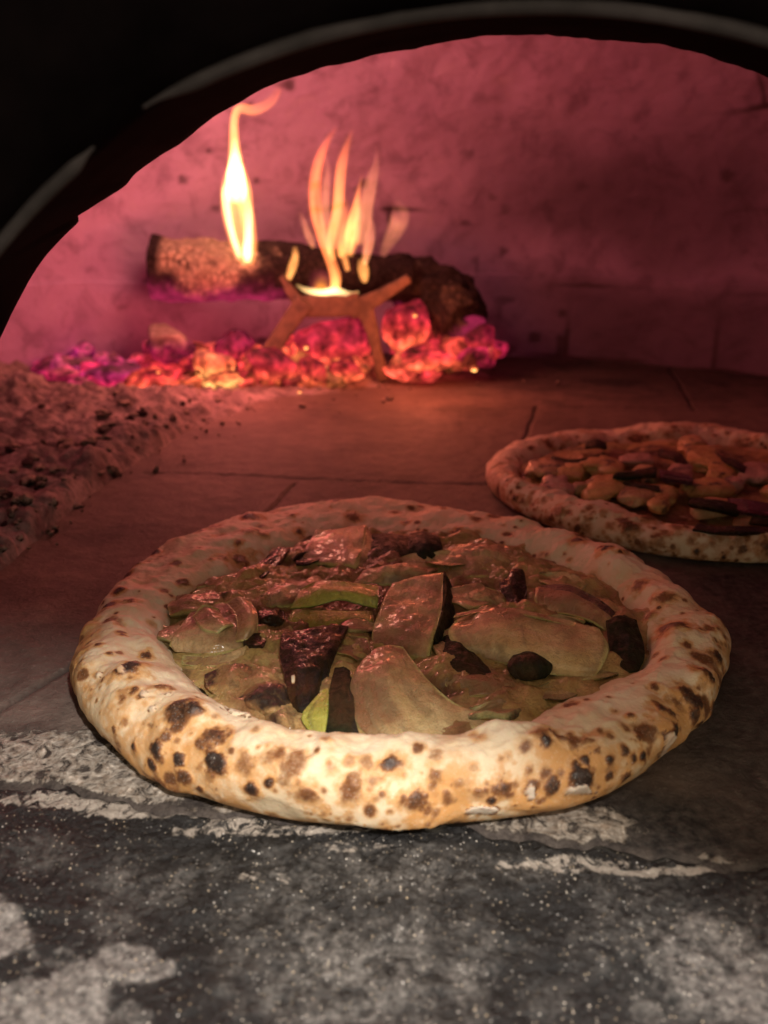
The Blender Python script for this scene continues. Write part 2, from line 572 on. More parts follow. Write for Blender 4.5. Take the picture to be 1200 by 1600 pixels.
def build_floor():
    xs = np.concatenate([np.linspace(-0.75, -0.3, 90), np.linspace(-0.298, 0.4, 420), np.linspace(0.403, 0.75, 70)])
    s = np.concatenate([np.linspace(0, 0.25, 240), np.linspace(0.2515, 1, 260)[1:]])
    X, S = np.meshgrid(xs, s, indexing='ij')
    Y0 = joint_y(X)
    Y = Y0 + S * (1.45 - Y0)
    P = np.stack([X.ravel(), Y.ravel(), np.zeros(X.size)], 1)
    z = 0.0011 * fbm(P, 14, 1) + 0.0005 * fbm(P, 90, 2, 3)
    z -= np.clip(z.max() - 0, 0, 1) * 0 + 0.0012
    joints = [(pix(230, 735), pix(640, 752)), (pix(640, 752), pix(1300, 765)), (pix(415, 800), pix(462, 752)),
              (pix(815, 700), pix(840, 632)), (pix(1085, 640), pix(1040, 560)), (pix(-60, 1140), pix(130, 1025)),
              (pix(300, 640), pix(1300, 632))]
    jm = np.zeros(len(P))
    for k, (A, B) in enumerate(joints):
        d = dist_line(P + 0.002 * noise(P, 30, k)[:, None], A, B)
        wd = 0.0016 if k != 6 else 0.0014
        g = sstep(wd * 1.6, wd * 0.4, d)
        jm = np.maximum(jm, g * (0.5 + 0.35 * noise(P, 40, 9 + k)))
        z -= 0.002 * g
    e = (Y.ravel() - Y0.ravel())
    z -= 0.0006 * sstep(0.002, 0, e)
    pale = blob_mask(P, [(60, 1180, 160, 50, 1.0), (200, 1215, 160, 40, 1.0), (380, 1275, 150, 26, 1.0), (640, 1300, 260, 26, 1.0),
                         (900, 1290, 110, 34, 1.0), (1120, 1345, 120, 16, 0.5), (40, 1110, 110, 30, .35),
                         (1150, 1300, 60, 20, .2), (700, 1345, 300, 15, .8), (1000,1340,200,10,.8)], 5)
    soot_shade = blob_mask(P, [(1050, 1280, 200, 60, 0.85), (1200, 1100, 160, 260, 0.8), (60, 1040, 160, 70, 0.35), (250, 1235, 120, 10, .5),
                         (1150, 960, 200, 90, .7), (1100, 560, 330, 60, 0.75), (850, 740, 120, 26, 0.4), (740, 640, 60, 10, .4)], 8)  # patches at the right paint in shade and firelight falloff; the rest is grime
    soot_shade = np.clip(soot_shade + 0.35 * sstep(0.15, 0.6, fbm(P, 22, 31)), 0, 1)
    soot_shade = np.maximum(soot_shade, 0.9 * sstep(0.055, 0.02, e + 0.012 * noise(P, 50, 33)))
    pale = pale * sstep(0.0, 0.004, e + 0.002 * noise(P, 200, 34))
    z += pale * (0.0009 + 0.0012 * fbm(P, 130, 12, 4, .6))
    P[:, 2] = np.minimum(z, 0.0012)
    o = new_mesh("hearth_floor", P, grid_faces(len(xs), len(s)), M['floor'], attr=np.stack([pale, soot_shade, np.clip(jm, 0, 1)], 1))
    tag(o, "sooty stone hearth floor inside the oven", "floor", kind="structure")


def build_ledge():
    xs = np.concatenate([np.linspace(-0.6, -0.2, 60), np.linspace(-0.199, 0.2, 420), np.linspace(0.202, 0.6, 60)])
    s = np.concatenate([np.linspace(0, 0.26, 300), np.linspace(0.2626, 1, 60)])
    X, S = np.meshgrid(xs, s, indexing='ij')
    Y0 = joint_y(X) + 0.002
    Y = Y0 - S * (Y0 + 0.35)
    P = np.stack([X.ravel(), Y.ravel(), np.zeros(X.size)], 1)
    z = -0.0010 + 0.0014 * fbm(P, 25, 41) * sstep(0, 0.012, Y0.ravel() - Y.ravel()) + 0.0009 * fbm(P, 110, 42, 4, .6)
    e = Y0.ravel() - Y.ravel()
    z -= 0.0015 * sstep(0.004, 0.001, e)
    pale = blob_mask(P, [(-20, 1450, 75, 60, 1.0), (60, 1600, 100, 110, 1.0), (210, 1500, 60, 30, .8), (200, 1600, 40, 40, .6),
                         (1110, 1500, 90, 90, .6), (1200, 1560, 80, 90, .65), (620, 1530, 110, 70, .35), (760, 1480, 30, 60, .4)], 15, 0.6, 0.3)
    haze = blob_mask(P, [(600, 1370, 170, 45, .55), (600, 1520, 170, 110, .95), (430, 1420, 90, 50, .5), (230, 1370, 110, 40, .55), (60, 1330, 80, 30, .4), (700, 1340, 90, 20, .6),
                         (960, 1470, 60, 60, .6), (1100, 1500, 130, 110, .9), (470, 1580, 60, 60, .6), (1000, 1390, 120, 30, .4), (330, 1340, 50, 20, .5), (850, 1560, 50, 40, .35),
                         (180, 1440, 40, 30, .4), (820, 1360, 60, 18, .5)], 22, 0.7, 0.6)
    rim = blob_mask(P, [(90, 1248, 120, 16, .9), (230, 1262, 110, 16, 1.0), (420, 1290, 160, 14, .8), (900, 1345, 120, 16, .9), (1050, 1358, 110, 9, 1.0), (560, 1318, 80, 10, .7), (360, 1280, 60, 12, .8),
                        (390, 1365, 25, 10, .7), (440, 1368, 18, 8, .7)], 28)
    P[:, 2] = z
    o = new_mesh("stone_ledge", P, grid_faces(len(xs), len(s))[:, ::-1], M['ledge'], attr=np.stack([pale, haze, rim], 1))
    tag(o, "dark speckled stone ledge in front of the oven mouth", "ledge", kind="structure")


def build_dome():
    CX, CY, R, HW, HT = 0.06, 0.70, 0.60, 0.12, 0.50
    nt, npf = 620, 300
    th = np.linspace(0, 2 * np.pi, nt, endpoint=False)
    # profile: low wall, small set-back, then the vault
    prof = [(R, -0.01)]
    for k in np.linspace(0, 1, 60)[1:]:
        prof.append((R - 0.0075 * k * k, -0.01 + (HW + 0.01) * k))
    for a in np.linspace(0, np.pi / 2, 240):
        prof.append(((R - 0.0075) * np.cos(a) ** 0.8 if a < np.pi / 2 - 1e-6 else 0.001, HW + (HT - HW) * np.sin(a)))
    prof = np.array(prof)
    T, K = np.meshgrid(th, np.arange(len(prof)), indexing='ij')
    r, z = prof[K.ravel(), 0], prof[K.ravel(), 1]
    T = T.ravel()
    P = np.stack([CX + r * np.sin(T), CY + r * np.cos(T), z], 1)
    n = 0.004 * fbm(P, 7, 51) + 0.002 * fbm(P, 30, 52, 4, .6)
    k = 1 - n / R
    P = np.stack([CX + (P[:, 0] - CX) * k, CY + (P[:, 1] - CY) * k, z - n], 1)
    # brick joints showing faintly through the plaster
    hj = np.zeros(len(P))
    arc = np.where(T > np.pi, T - 2 * np.pi, T)
    rowh = 0.105
    zz = z + 0.003 * noise(P, 12, 60)
    row = np.floor(zz / rowh)
    fz = np.abs(zz / rowh - np.round(zz / rowh)) * rowh
    at = arc + 0.09 * row + 0.004 * noise(P, 14, 61)
    ft = np.abs(at / 0.36 - np.round(at / 0.36)) * 0.36 * R
    br = sstep(-0.2, 0.3, noise(P, 5, 62) + 0.1)
    hj = np.maximum(sstep(0.004, 0.0015, fz), sstep(0.0034, 0.0012, ft)) * br * sstep(-0.5, 0.2, noise(P, 16, 63))
    pits = sstep(0.62, 0.8, noise(P, 55, 66)) * sstep(0, .5, noise(P, 9, 67)) * 0.8
    soot_shade = 0.85 * sstep(0.19, 0.07, z + 0.02 * noise(P, 9, 70)) * sstep(-0.05, 0.35, P[:, 0] + 0.05 * noise(P, 6, 71))  # right wall darkened in its colour, for firelight falling off
    soot_shade = np.maximum(soot_shade, 0.8 * sstep(0.30, 0.02, np.hypot((P[:, 0] - 0.38) / 1.3, (z - 0.22) / 0.8) + 0.05 * noise(P, 12, 72)) * (P[:, 1] > 0.7))
    # the mouth: leave out the part of the dome in front of the arch
    Fs = grid_faces(nt, len(prof), wrap_u=True)
    cen = P[Fs].mean(1)
    keep = cen[:, 1] > 0.345
    o = new_mesh("oven_dome", P, Fs[keep], M['dome'], attr=np.stack([np.maximum(hj, pits), soot_shade], 1))
    tag(o, "plastered brick dome of the oven lit pink by the fire", "dome", kind="structure")


def build_arch():
    inner = [(-110, 1150), (-105, 1000), (-98, 860), (-80, 720), (-45, 610), (2, 528), (38, 452), (74, 396), (122, 346), (121, 336), (188, 297), (216, 268), (280, 224), (322, 190),
             (358, 168), (440, 128), (505, 103), (545, 96), (600, 84), (650, 78), (692, 66), (745, 58), (800, 56), (900, 60), (985, 68), (1040, 74), (1110, 90), (1200, 122),
             (1300, 170), (1400, 240), (1500, 335), (1570, 440), (1620, 560), (1650, 700), (1665, 860), (1672, 1000), (1675, 1150)]
    outer = [(-260, 1300), (-255, 1100), (-240, 900), (-200, 720), (-110, 520), (0, 374), (70, 297), (147, 228), (225, 166), (310, 120), (400, 83), (500, 50),
             (600, 27), (700, 12), (800, 5), (900, 5), (1000, 13), (1100, 30), (1200, 55), (1310, 97), (1430, 160), (1560, 265), (1660, 400), (1730, 560), (1780, 760), (1800, 950), (1805, 1300)]
    YI, YO = 0.340, 0.215
    N = 700

    def dense(pts, Y):
        Q = np.array([pixd(a, b, Y) for a, b in pts])
        Q[0, 2] = Q[-1, 2] = -0.012
        S = spline(Q, 4000)
        a = np.unwrap(np.arctan2(S[:, 0] - 0.055, S[:, 2] + 0.012))
        a = np.maximum.accumulate(a)
        # both curves are sampled at the same bearings from the middle of the mouth
        t = np.linspace(-math.pi / 2, math.pi / 2, N)
        return np.stack([np.interp(t, a, S[:, k]) for k in range(3)], 1)
    I, O = dense(inner, YI), dense(outer, YO)
    I[:, 1] += 0.001 * noise(I, 60, 80)
    I += (0.0007 * fbm(I, 70, 81, 3))[:, None] * np.array([0.4, 0, 1])
    cen = np.array([0.055, 0, 0.02])

    def push(Q, k, Y):
        d = Q - cen
        d[:, 1] = 0
        R = Q + d / np.linalg.norm(d, axis=1)[:, None] * k
        R[:, 1] = Y
        R[:, 2] = np.where(Q[:, 2] < -0.01, -0.012, R[:, 2])
        return R
    rings = [push(I, 0.5, 0.348), push(I, 0.05, 0.348), push(I, 0.008, 0.347), push(I, 0.002, 0.344), I]
    for k in np.linspace(0, 1, 9)[1:-1]:
        rings.append(I * (1 - k) + O * k)
    rings += [O, push(O, 0.003, YO - 0.006), push(O, 0.03, YO - 0.008), push(O, 0.06, YO - 0.012), push(O, 0.5, YO - 0.012), push(I, 0.5, 0.348)]
    P = np.stack(rings, 0)
    n = len(rings)
    V = P.reshape(-1, 3)
    V = V + (0.0006 * fbm(V, 40, 83))[:, None]
    root = empty("oven_arch", (0.055, 0.27, 0.0))
    tag(root, "black sooty metal arch framing the mouth of the oven", "oven arch")
    a = new_mesh("arch_body", V, grid_faces(n, N), M['arch'])
    parent_keep(a, root)
    # edge highlight built as paler strips, in two lengths with a gap
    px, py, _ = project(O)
    for lo, hi, lb in ((-400, 150, "short pale strip standing in for the edge highlight low on the left side"), (222, 1900, "long pale strip standing in for the edge highlight over the top of the arch")):
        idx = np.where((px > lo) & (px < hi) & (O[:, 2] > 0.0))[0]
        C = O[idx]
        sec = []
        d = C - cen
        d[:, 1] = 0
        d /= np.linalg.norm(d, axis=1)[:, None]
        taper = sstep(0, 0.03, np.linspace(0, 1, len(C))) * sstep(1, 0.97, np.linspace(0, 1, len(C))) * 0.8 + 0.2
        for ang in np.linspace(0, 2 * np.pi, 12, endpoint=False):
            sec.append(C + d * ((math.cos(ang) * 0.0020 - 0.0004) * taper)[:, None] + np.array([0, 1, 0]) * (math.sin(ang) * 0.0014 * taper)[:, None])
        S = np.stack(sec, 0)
        e = new_mesh("edge_highlight", S.reshape(-1, 3), grid_faces(12, len(C), wrap_u=True), M['strip'])
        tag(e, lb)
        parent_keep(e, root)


build_floor()
build_ledge()
build_dome()
build_arch()


# ------------------------------------------------------------------ pizza bases
def make_base(name, C, outer_r, inner_r, height, mat, spots, seed, label_parent, zin=0.0085, toast_fn=None, flakes=(), lumps=()):
    """outer_r, inner_r, height: functions of the angle"""
    nt, na, ni = 1300, 130, 90
    th = np.linspace(-np.pi, np.pi, nt, endpoint=False)
    u = np.concatenate([np.linspace(-1.25, np.pi, na), np.pi + np.arange(1, ni)])
    T, U = np.meshgrid(th, u, indexing='ij')
    K = np.broadcast_to(np.arange(len(u)), T.shape)
    Ro, Ri, H = outer_r(T), inner_r(T), height(T)
    W = Ro - Ri
    # crust: leaning tube. outer half-width 0.45 W, inner 0.55 W
    a = np.minimum(U, np.pi)
    rt = Ro - 0.46 * W
    ca, sa = np.cos(a), np.sin(a)
    zm = 0.40 * H
    r_out = rt + 0.46 * W * np.sign(ca) * np.abs(ca) ** 0.85
    r_in = rt + 0.54 * W * ca
    r = np.where(ca >= 0, r_out, r_in)
    ztop = zm + (H - zm) * np.abs(sa) ** 0.9
    zlow_in = zin + (H - zin) * np.clip(np.sin(a), 0, 1) ** 1.5
    z = np.where(U < 0, zm + zm * sa / math.sin(1.25), np.where(ca >= 0, ztop, zlow_in))
    k = np.clip((K - (na - 1)) / (ni - 1.0), 0, 1)
    inner = K >= na
    r = np.where(inner, Ri * (1 - k), r)
    z = np.where(inner, zin, z)
    z = np.where(K == 0, 0.0, z)
    P = np.stack([C[0] + r * np.cos(T), C[1] + r * np.sin(T), z], -1).reshape(-1, 3)
    f = (np.clip(U / 0.5 + 1.6, 0, 1) * np.clip((H - 0.0) / 0.02, 0, 1)).ravel()
    cr = np.where(inner.ravel(), 0.35, 1.0)
    # hand-shaped unevenness
    n = 0.0036 * fbm(P, 24, seed, 3) + 0.0017 * fbm(P, 85, seed + 5, 4, 0.55)
    P[:, 2] += n * f * cr
    dirv = np.stack([np.cos(T).ravel(), np.sin(T).ravel()], 1)
    P[:, :2] += dirv * (0.0016 * fbm(P, 40, seed + 9, 3) * f * cr)[:, None]
    x, y, dep = project(P)
    front = ~inner.ravel()
    toast = np.zeros(len(P))
    char = np.zeros(len(P))
    flour = np.zeros(len(P))
    wob = fbm(P, 190, seed + 20, 4, 0.6)
    wob2 = fbm(P, 80, seed + 25, 3)
    wob3 = fbm(P, 480, seed + 27, 3, .65)

    def anchor(sx, sy):
        for rad in (4, 8, 16, 30):
            m = np.where((np.abs(x - sx) < rad) & (np.abs(y - sy) < rad))[0]
            if len(m):
                return m[np.argmin(dep[m])]
        return None
    off = np.zeros(len(P))
    rr0 = np.random.default_rng(seed + 77)
    for (sx, sy, rp, s) in spots:
        i = anchor(sx, sy)
        if i is None: continue
        rw = rp * dep[i] / F_PX * 0.86
        d = np.linalg.norm(P - P[i], axis=1)
        m = d < rw * 3.2
        q = d[m] / rw + 0.62 * wob[m] + 0.45 * wob2[m] + 0.35 * wob3[m]
        char[m] = np.maximum(char[m], s * sstep(1.5, 0.3, q))
        toast[m] = np.maximum(toast[m], 0.9 * sstep(2.7, 0.9, q) * min(1, s + 0.15))
        off[m] += 0.0009 * sstep(1.6, 0.2, q) * min(1.2, rp / 14)
    for (sx, sy, rx, ry, s) in flakes:
        i = anchor(sx, sy)
        if i is None: continue
        sc = dep[i] / F_PX
        dx, dy = (x - sx) / rx, (y - sy) / ry
        near = np.linalg.norm(P - P[i], axis=1) < 3 * max(rx, ry) * sc
        q = np.hypot(dx, dy) + 0.75 * wob + 0.35 * wob3
        m = near & (q < 1.2)
        fl = sstep(1.05, 0.85, q[m])
        flour[m] = np.maximum(flour[m], 0.85 * s * fl)
        q2 = (q > 1.0) & (q < 1.2)
        char[np.where(m)[0][q2[m]]] = np.maximum(char[np.where(m)[0][q2[m]]], 0.7)
        char[m] *= (1 - fl)
        off[m] += 0.0010 * fl
    for (sx, sy, rp, hh) in lumps:
        i = anchor(sx, sy)
        if i is None: continue
        rw = rp * dep[i] / F_PX
        d = np.linalg.norm(P - P[i], axis=1)
        off += hh * np.exp(-(d / rw) ** 2)
    for _ in range(420):
        t_ = rr0.uniform(-2.9, -.2); i = int((t_ + np.pi) / (2 * np.pi) * nt) * len(u) + int(rr0.uniform(.10, .55) * na)
        rw = min(0.004, rr0.lognormal(-6.7, 0.45))
        lo_, hi_ = max(0, (i // len(u) - 30)) * len(u), min(nt, (i // len(u) + 31)) * len(u)
        d = np.linalg.norm(P[lo_:hi_] - P[i], axis=1)
        m = lo_ + np.where(d < rw * 3)[0]
        q = d[m - lo_] / rw + 0.7 * wob[m] + .3 * wob3[m]
        sv = rr0.uniform(.1, .55)
        char[m] = np.maximum(char[m], sv * sstep(1.6, 0.3, q))
        toast[m] = np.maximum(toast[m], 0.7 * sstep(2.6, 0.7, q))
    # random small freckles all round, also where the photo does not see them
    rr = np.random.default_rng(seed)
    for _ in range(620):
        i = rr.integers(len(P))
        if not front[i]: continue
        rw = min(0.006, rr.lognormal(-6.45, 0.5))
        lo_, hi_ = max(0, (i // len(u) - 40)) * len(u), min(nt, (i // len(u) + 41)) * len(u)
        d = np.linalg.norm(P[lo_:hi_] - P[i], axis=1)
        m = lo_ + np.where(d < rw * 2.5)[0]
        q = d[m - lo_] / rw + 0.5 * wob[m]
        s = rr.uniform(0.2, 0.75)
        char[m] = np.maximum(char[m], s * sstep(1.4, 0.4, q))
        toast[m] = np.maximum(toast[m], 0.5 * sstep(2.2, 0.9, q))
    P[:, 2] += off * f
    P[:, :2] += dirv * (off * f * np.clip(np.cos(U.ravel()), 0, 1))[:, None]
    tn = fbm(P, 42, seed + 30, 4)
    base_t = 0.42 * sstep(-0.05, 0.6, tn) * front
    if toast_fn is not None:
        base_t = base_t * 0.6 + toast_fn(x, y, T.ravel(), U.ravel(), tn) * front
    toast = np.clip(np.maximum(toast, base_t), 0, 1)
    # under-edge that touched the stone is baked darker
    toast = np.maximum(toast, 0.6 * sstep(-0.75, -1.2, U.ravel()))
    toast = np.where(inner.ravel(), np.maximum(toast, 0.5), toast)
    V = P
    V[:, 2] = np.maximum(V[:, 2], 0.0006)
    Fs = grid_faces(nt, len(u), wrap_u=True)
    root = empty(name, (C[0], C[1], 0))
    o = new_mesh("crust", V, Fs, mat, attr=np.stack([toast, char, flour], 1))
    parent_keep(o, root)
    return root, V.reshape(nt, len(u), 3), th


def periodic(angles, vals):
    o = np.argsort(angles)
    a, v = np.array(angles)[o], np.array(vals)[o]
    a = np.r_[a - 2 * np.pi, a, a + 2 * np.pi]
    v = np.r_[v, v, v]
    # light smoothing on a dense circle
    g = np.linspace(-np.pi, np.pi, 721)
    d = np.interp(g, a, v)[:-1]
    kx = np.arange(-14, 15)
    ker = np.exp(-(kx / 6.0) ** 2)
    ker /= ker.sum()
    d = np.convolve(np.r_[d[-14:], d, d[:14]], ker, 'valid')
    d = np.r_[d, d[0]]
    return lambda t: np.interp((t + np.pi) % (2 * np.pi) - np.pi, g, d)


C1 = np.array([0.0055, 0.379])
front_pts = [(112, 1050), (115, 1090), (140, 1130), (185, 1175), (235, 1215), (300, 1240), (380, 1262), (450, 1277), (530, 1285), (620, 1286), (720, 1281),
             (800, 1273), (900, 1258), (960, 1240), (1010, 1212), (1060, 1166), (1110, 1110), (1135, 1050), (1138, 1010)]
back_pts = [(1112, 960), (1060, 908), (1000, 868), (860, 820), (760, 795), (650, 775), (520, 772), (400, 790), (330, 812), (240, 855), (190, 895), (150, 945), (125, 990)]
A, R_ = [], []
for (x_, y_) in front_pts:
    p = pix(x_, y_, 0.007)
    A.append(math.atan2(p[1] - C1[1], p[0] - C1[0])); R_.append(math.hypot(p[0] - C1[0], p[1] - C1[1]))
for (x_, y_) in back_pts:
    p = pix(x_, y_, 0.0205)
    t_ = math.atan2(p[1] - C1[1], p[0] - C1[0])
    A.append(t_); R_.append(math.hypot(p[0] - C1[0], p[1] - C1[1]) + 0.010 * max(0.2, math.sin(t_)))
outer1 = periodic(A, R_)
inner_pts = [(470, 1168), (560, 1166), (640, 1170), (720, 1168), (800, 1150), (870, 1105), (950, 1068), (1000, 1050), (1022, 1010), (1000, 955), (940, 905), (850, 862), (760, 842),
             (650, 836), (560, 834), (480, 848), (415, 878), (350, 908), (292, 930), (262, 955), (250, 985), (268, 1030), (310, 1072), (370, 1120), (420, 1150)]
A, R_ = [], []
for (x_, y_) in inner_pts:
    p = pix(x_, y_, 0.014)
    A.append(math.atan2(p[1] - C1[1], p[0] - C1[0])); R_.append(math.hypot(p[0] - C1[0], p[1] - C1[1]) - 0.003)
inner1 = periodic(A, R_)


def height1(T):
    s = np.sin(T)
    return 0.0215 - 0.003 * np.clip(s, 0, 1) + 0.0045 * np.clip(-s, 0, 1) + 0.0015 * np.sin(3 * T + 1)


spots1 = [(203, 1043, 22, 1), (192, 988, 6, .8), (153, 1004, 9, .8), (136, 1001, 8, .7), (230, 1023, 10, .8), (173, 1017, 7, .7), (210, 1075, 10, .8),
          (255, 1070, 17, .6), (280, 1117, 27, .85), (302, 1112, 16, .9), (330, 1149, 22, .9), (242, 1174, 15, 1), (206, 1169, 10, 1), (234, 1196, 10, 1), (280, 1184, 9, .95),
          (338, 1196, 19, 1), (392, 1237, 14, 1), (417, 1229, 8, .9), (287, 1219, 12, .8), (309, 1237, 8, .8), (460, 1194, 20, .45), (422, 1180, 14, .4),
          (482, 1246, 20, .6), (543, 1232, 20, .55), (555, 1215, 14, .45), (608, 1194, 16, .85), (597, 1239, 13, .6), (633, 1248, 12, .7), (410, 1104, 24, .75),
          (455, 1133, 14, .85), (379, 1068, 18, .45), (650, 1250, 17, .75), (683, 1211, 11, .5), (678, 1180, 10, .35), (789, 1233, 19, .85),
          (748, 1241, 16, .65), (768, 1255, 9, 1), (852, 1163, 18, 1), (895, 1153, 24, .6), (872, 1150, 18, .7), (915, 1187, 11, .95), (828, 1202, 12, .5), (862, 1231, 14, .85),
          (905, 1214, 21, 1), (953, 1185, 9, 1), (992, 1187, 9, 1), (1007, 1185, 10, 1), (980, 1170, 9, .85), (978, 1221, 15, .95), (953, 1216, 8, .9),
          (1036, 1105, 19, 1), (1048, 1153, 20, 1), (1082, 1086, 21, .9), (1103, 1059, 18, 1), (1123, 1023, 13, .9), (990, 1115, 9, .7), (1021, 1074, 9, .7),
          (1050, 982, 21, .8), (1084, 1119, 12, .85), (1115, 1105, 14, .95), (929, 1250, 6, .9), (806, 1262, 6, .9), (835, 1225, 14, .7),
          (943, 859, 13, .95), (899, 840, 10, .85), (971, 864, 6, .9), (710, 829, 10, .9), (725, 838, 7, .8), (632, 813, 6, .8), (1034, 932, 14, .55), (994, 913, 14, .55),
          (392, 807, 12, 1), (471, 830, 9, .85), (340, 817, 5, .9), (306, 822, 5, .9), (556, 805, 12, .55), (379, 872, 20, .7), (350, 868, 12, .5), (237, 856, 7, .95),
          (210, 936, 9, .65), (329, 870, 6, .7), (375, 845, 7, .8), (454, 801, 7, .6), (169, 943, 11, .95), (185, 921, 8, .9), (208, 937, 9, .65), (194, 985, 7, .7),
          (212, 877, 6, .9), (196, 896, 8, .75), (415, 832, 9, .4), (620, 797, 6, .5), (520, 778, 5, .8), (760, 850, 8, .4), (1065, 1200, 8, .9), (1100, 1140, 9, .9),
          (1125, 1080, 8, .9), (155, 1110, 6, .6), (175, 1140, 6, .7), (140, 1075, 5, .5), (158, 1060, 6, .6), (260, 1150, 8, .7), (520, 1200, 12, .35), (360, 1170, 8, .6),
          (700, 1245, 10, .5), (940, 1140, 10, .5), (1000, 1150, 8, .8), (960, 1110, 8, .5), (1010, 960, 9, .5), (1075, 1010, 8, .6), (1090, 985, 7, .7), (930, 1170, 9, .7)]
flakes1 = [(905, 1238, 22, 5, 1), (829, 1240, 7, 12, 1), (750, 1266, 26, 6, 1), (1034, 1172, 7, 20, .8), (225, 1085, 5, 5, .6),
           (238, 1108, 5, 4, .6), (262, 1085, 5, 4, .4), (157, 1055, 4, 5, .4), (375, 1110, 18, 8, .35), (192, 1053, 4, 4, .4)]


def toast1(x, y, T, U, tn):
    front = sstep(0.1, -0.5, np.sin(T))
    low = sstep(1.5, 0.5, U)
    left = sstep(430, 330, x) * 0.8
    right = sstep(760, 850, x) * 0.85
    return front * low * (0.15 + 0.7 * (left + right)) * (0.75 + 0.6 * tn) + front * low * 0.5 * sstep(0.0, 0.5, tn) + front * sstep(0.55, 0.0, U) * 0.75 * sstep(-.25, .4, tn)


pizza, PV, _ = make_base("pizza", C1, outer1, inner1, height1, M['crust'], spots1, 100, None, toast_fn=toast1, flakes=flakes1,
                         lumps=[(905, 1215, 26, 0.0025), (850, 1160, 30, 0.003), (1040, 1150, 30, 0.003), (200, 1040, 30, 0.002), (300, 1110, 35, 0.003), (480, 1215, 45, 0.002),
                                (1060, 990, 35, 0.004), (950, 860, 30, 0.003), (400, 800, 30, 0.003), (180, 920, 30, 0.002), (1100, 1060, 24, 0.0025)])
tag(pizza, "large round pizza nearest the ledge, its puffed rim spotted with char", "pizza", "pizzas baking on the hearth floor")


def base_disc(parent, name, C, inner, mat, zc, seed, amp=0.0022, stretch=1.0, scale=1.06):
    """melted cheese pool lying in the hollow of the crust"""
    nt, nr = 520, 170
    th = np.linspace(-np.pi, np.pi, nt, endpoint=False)
    k = np.linspace(0, 1, nr)
    T, K = np.meshgrid(th, k, indexing='ij')
    R = inner(T) * scale * (1 + 0.05 * noise(np.stack([np.cos(T).ravel(), np.sin(T).ravel(), T.ravel() * 0], 1), 6, seed).reshape(T.shape))
    P = np.stack([(C[0] + R * K * np.cos(T)).ravel(), (C[1] + R * K * np.sin(T)).ravel(), np.zeros(T.size)], 1)
    n = fbm(P, 42, seed, 3)
    n2 = fbm(P, 130, seed + 4, 4, .6)
    P[:, 2] = zc + amp * n + amp * 0.45 * n2 - 0.004 * sstep(0.85, 1.0, K.ravel())
    ch = 0.5 * sstep(0.35, 0.7, fbm(P, 50, seed + 8, 3))
    rim = 0.4 * sstep(0.1, 0.6, fbm(P, 22, seed + 12, 2))
    o = new_mesh(name, P, grid_faces(nt, nr, wrap_u=True)[:, ::-1], mat, attr=np.stack([rim, ch], 1))
    parent_keep(o, parent)
    return o


base_disc(pizza, "cheese", C1, inner1, M['cheese'], 0.0172, 200, amp=0.0042)


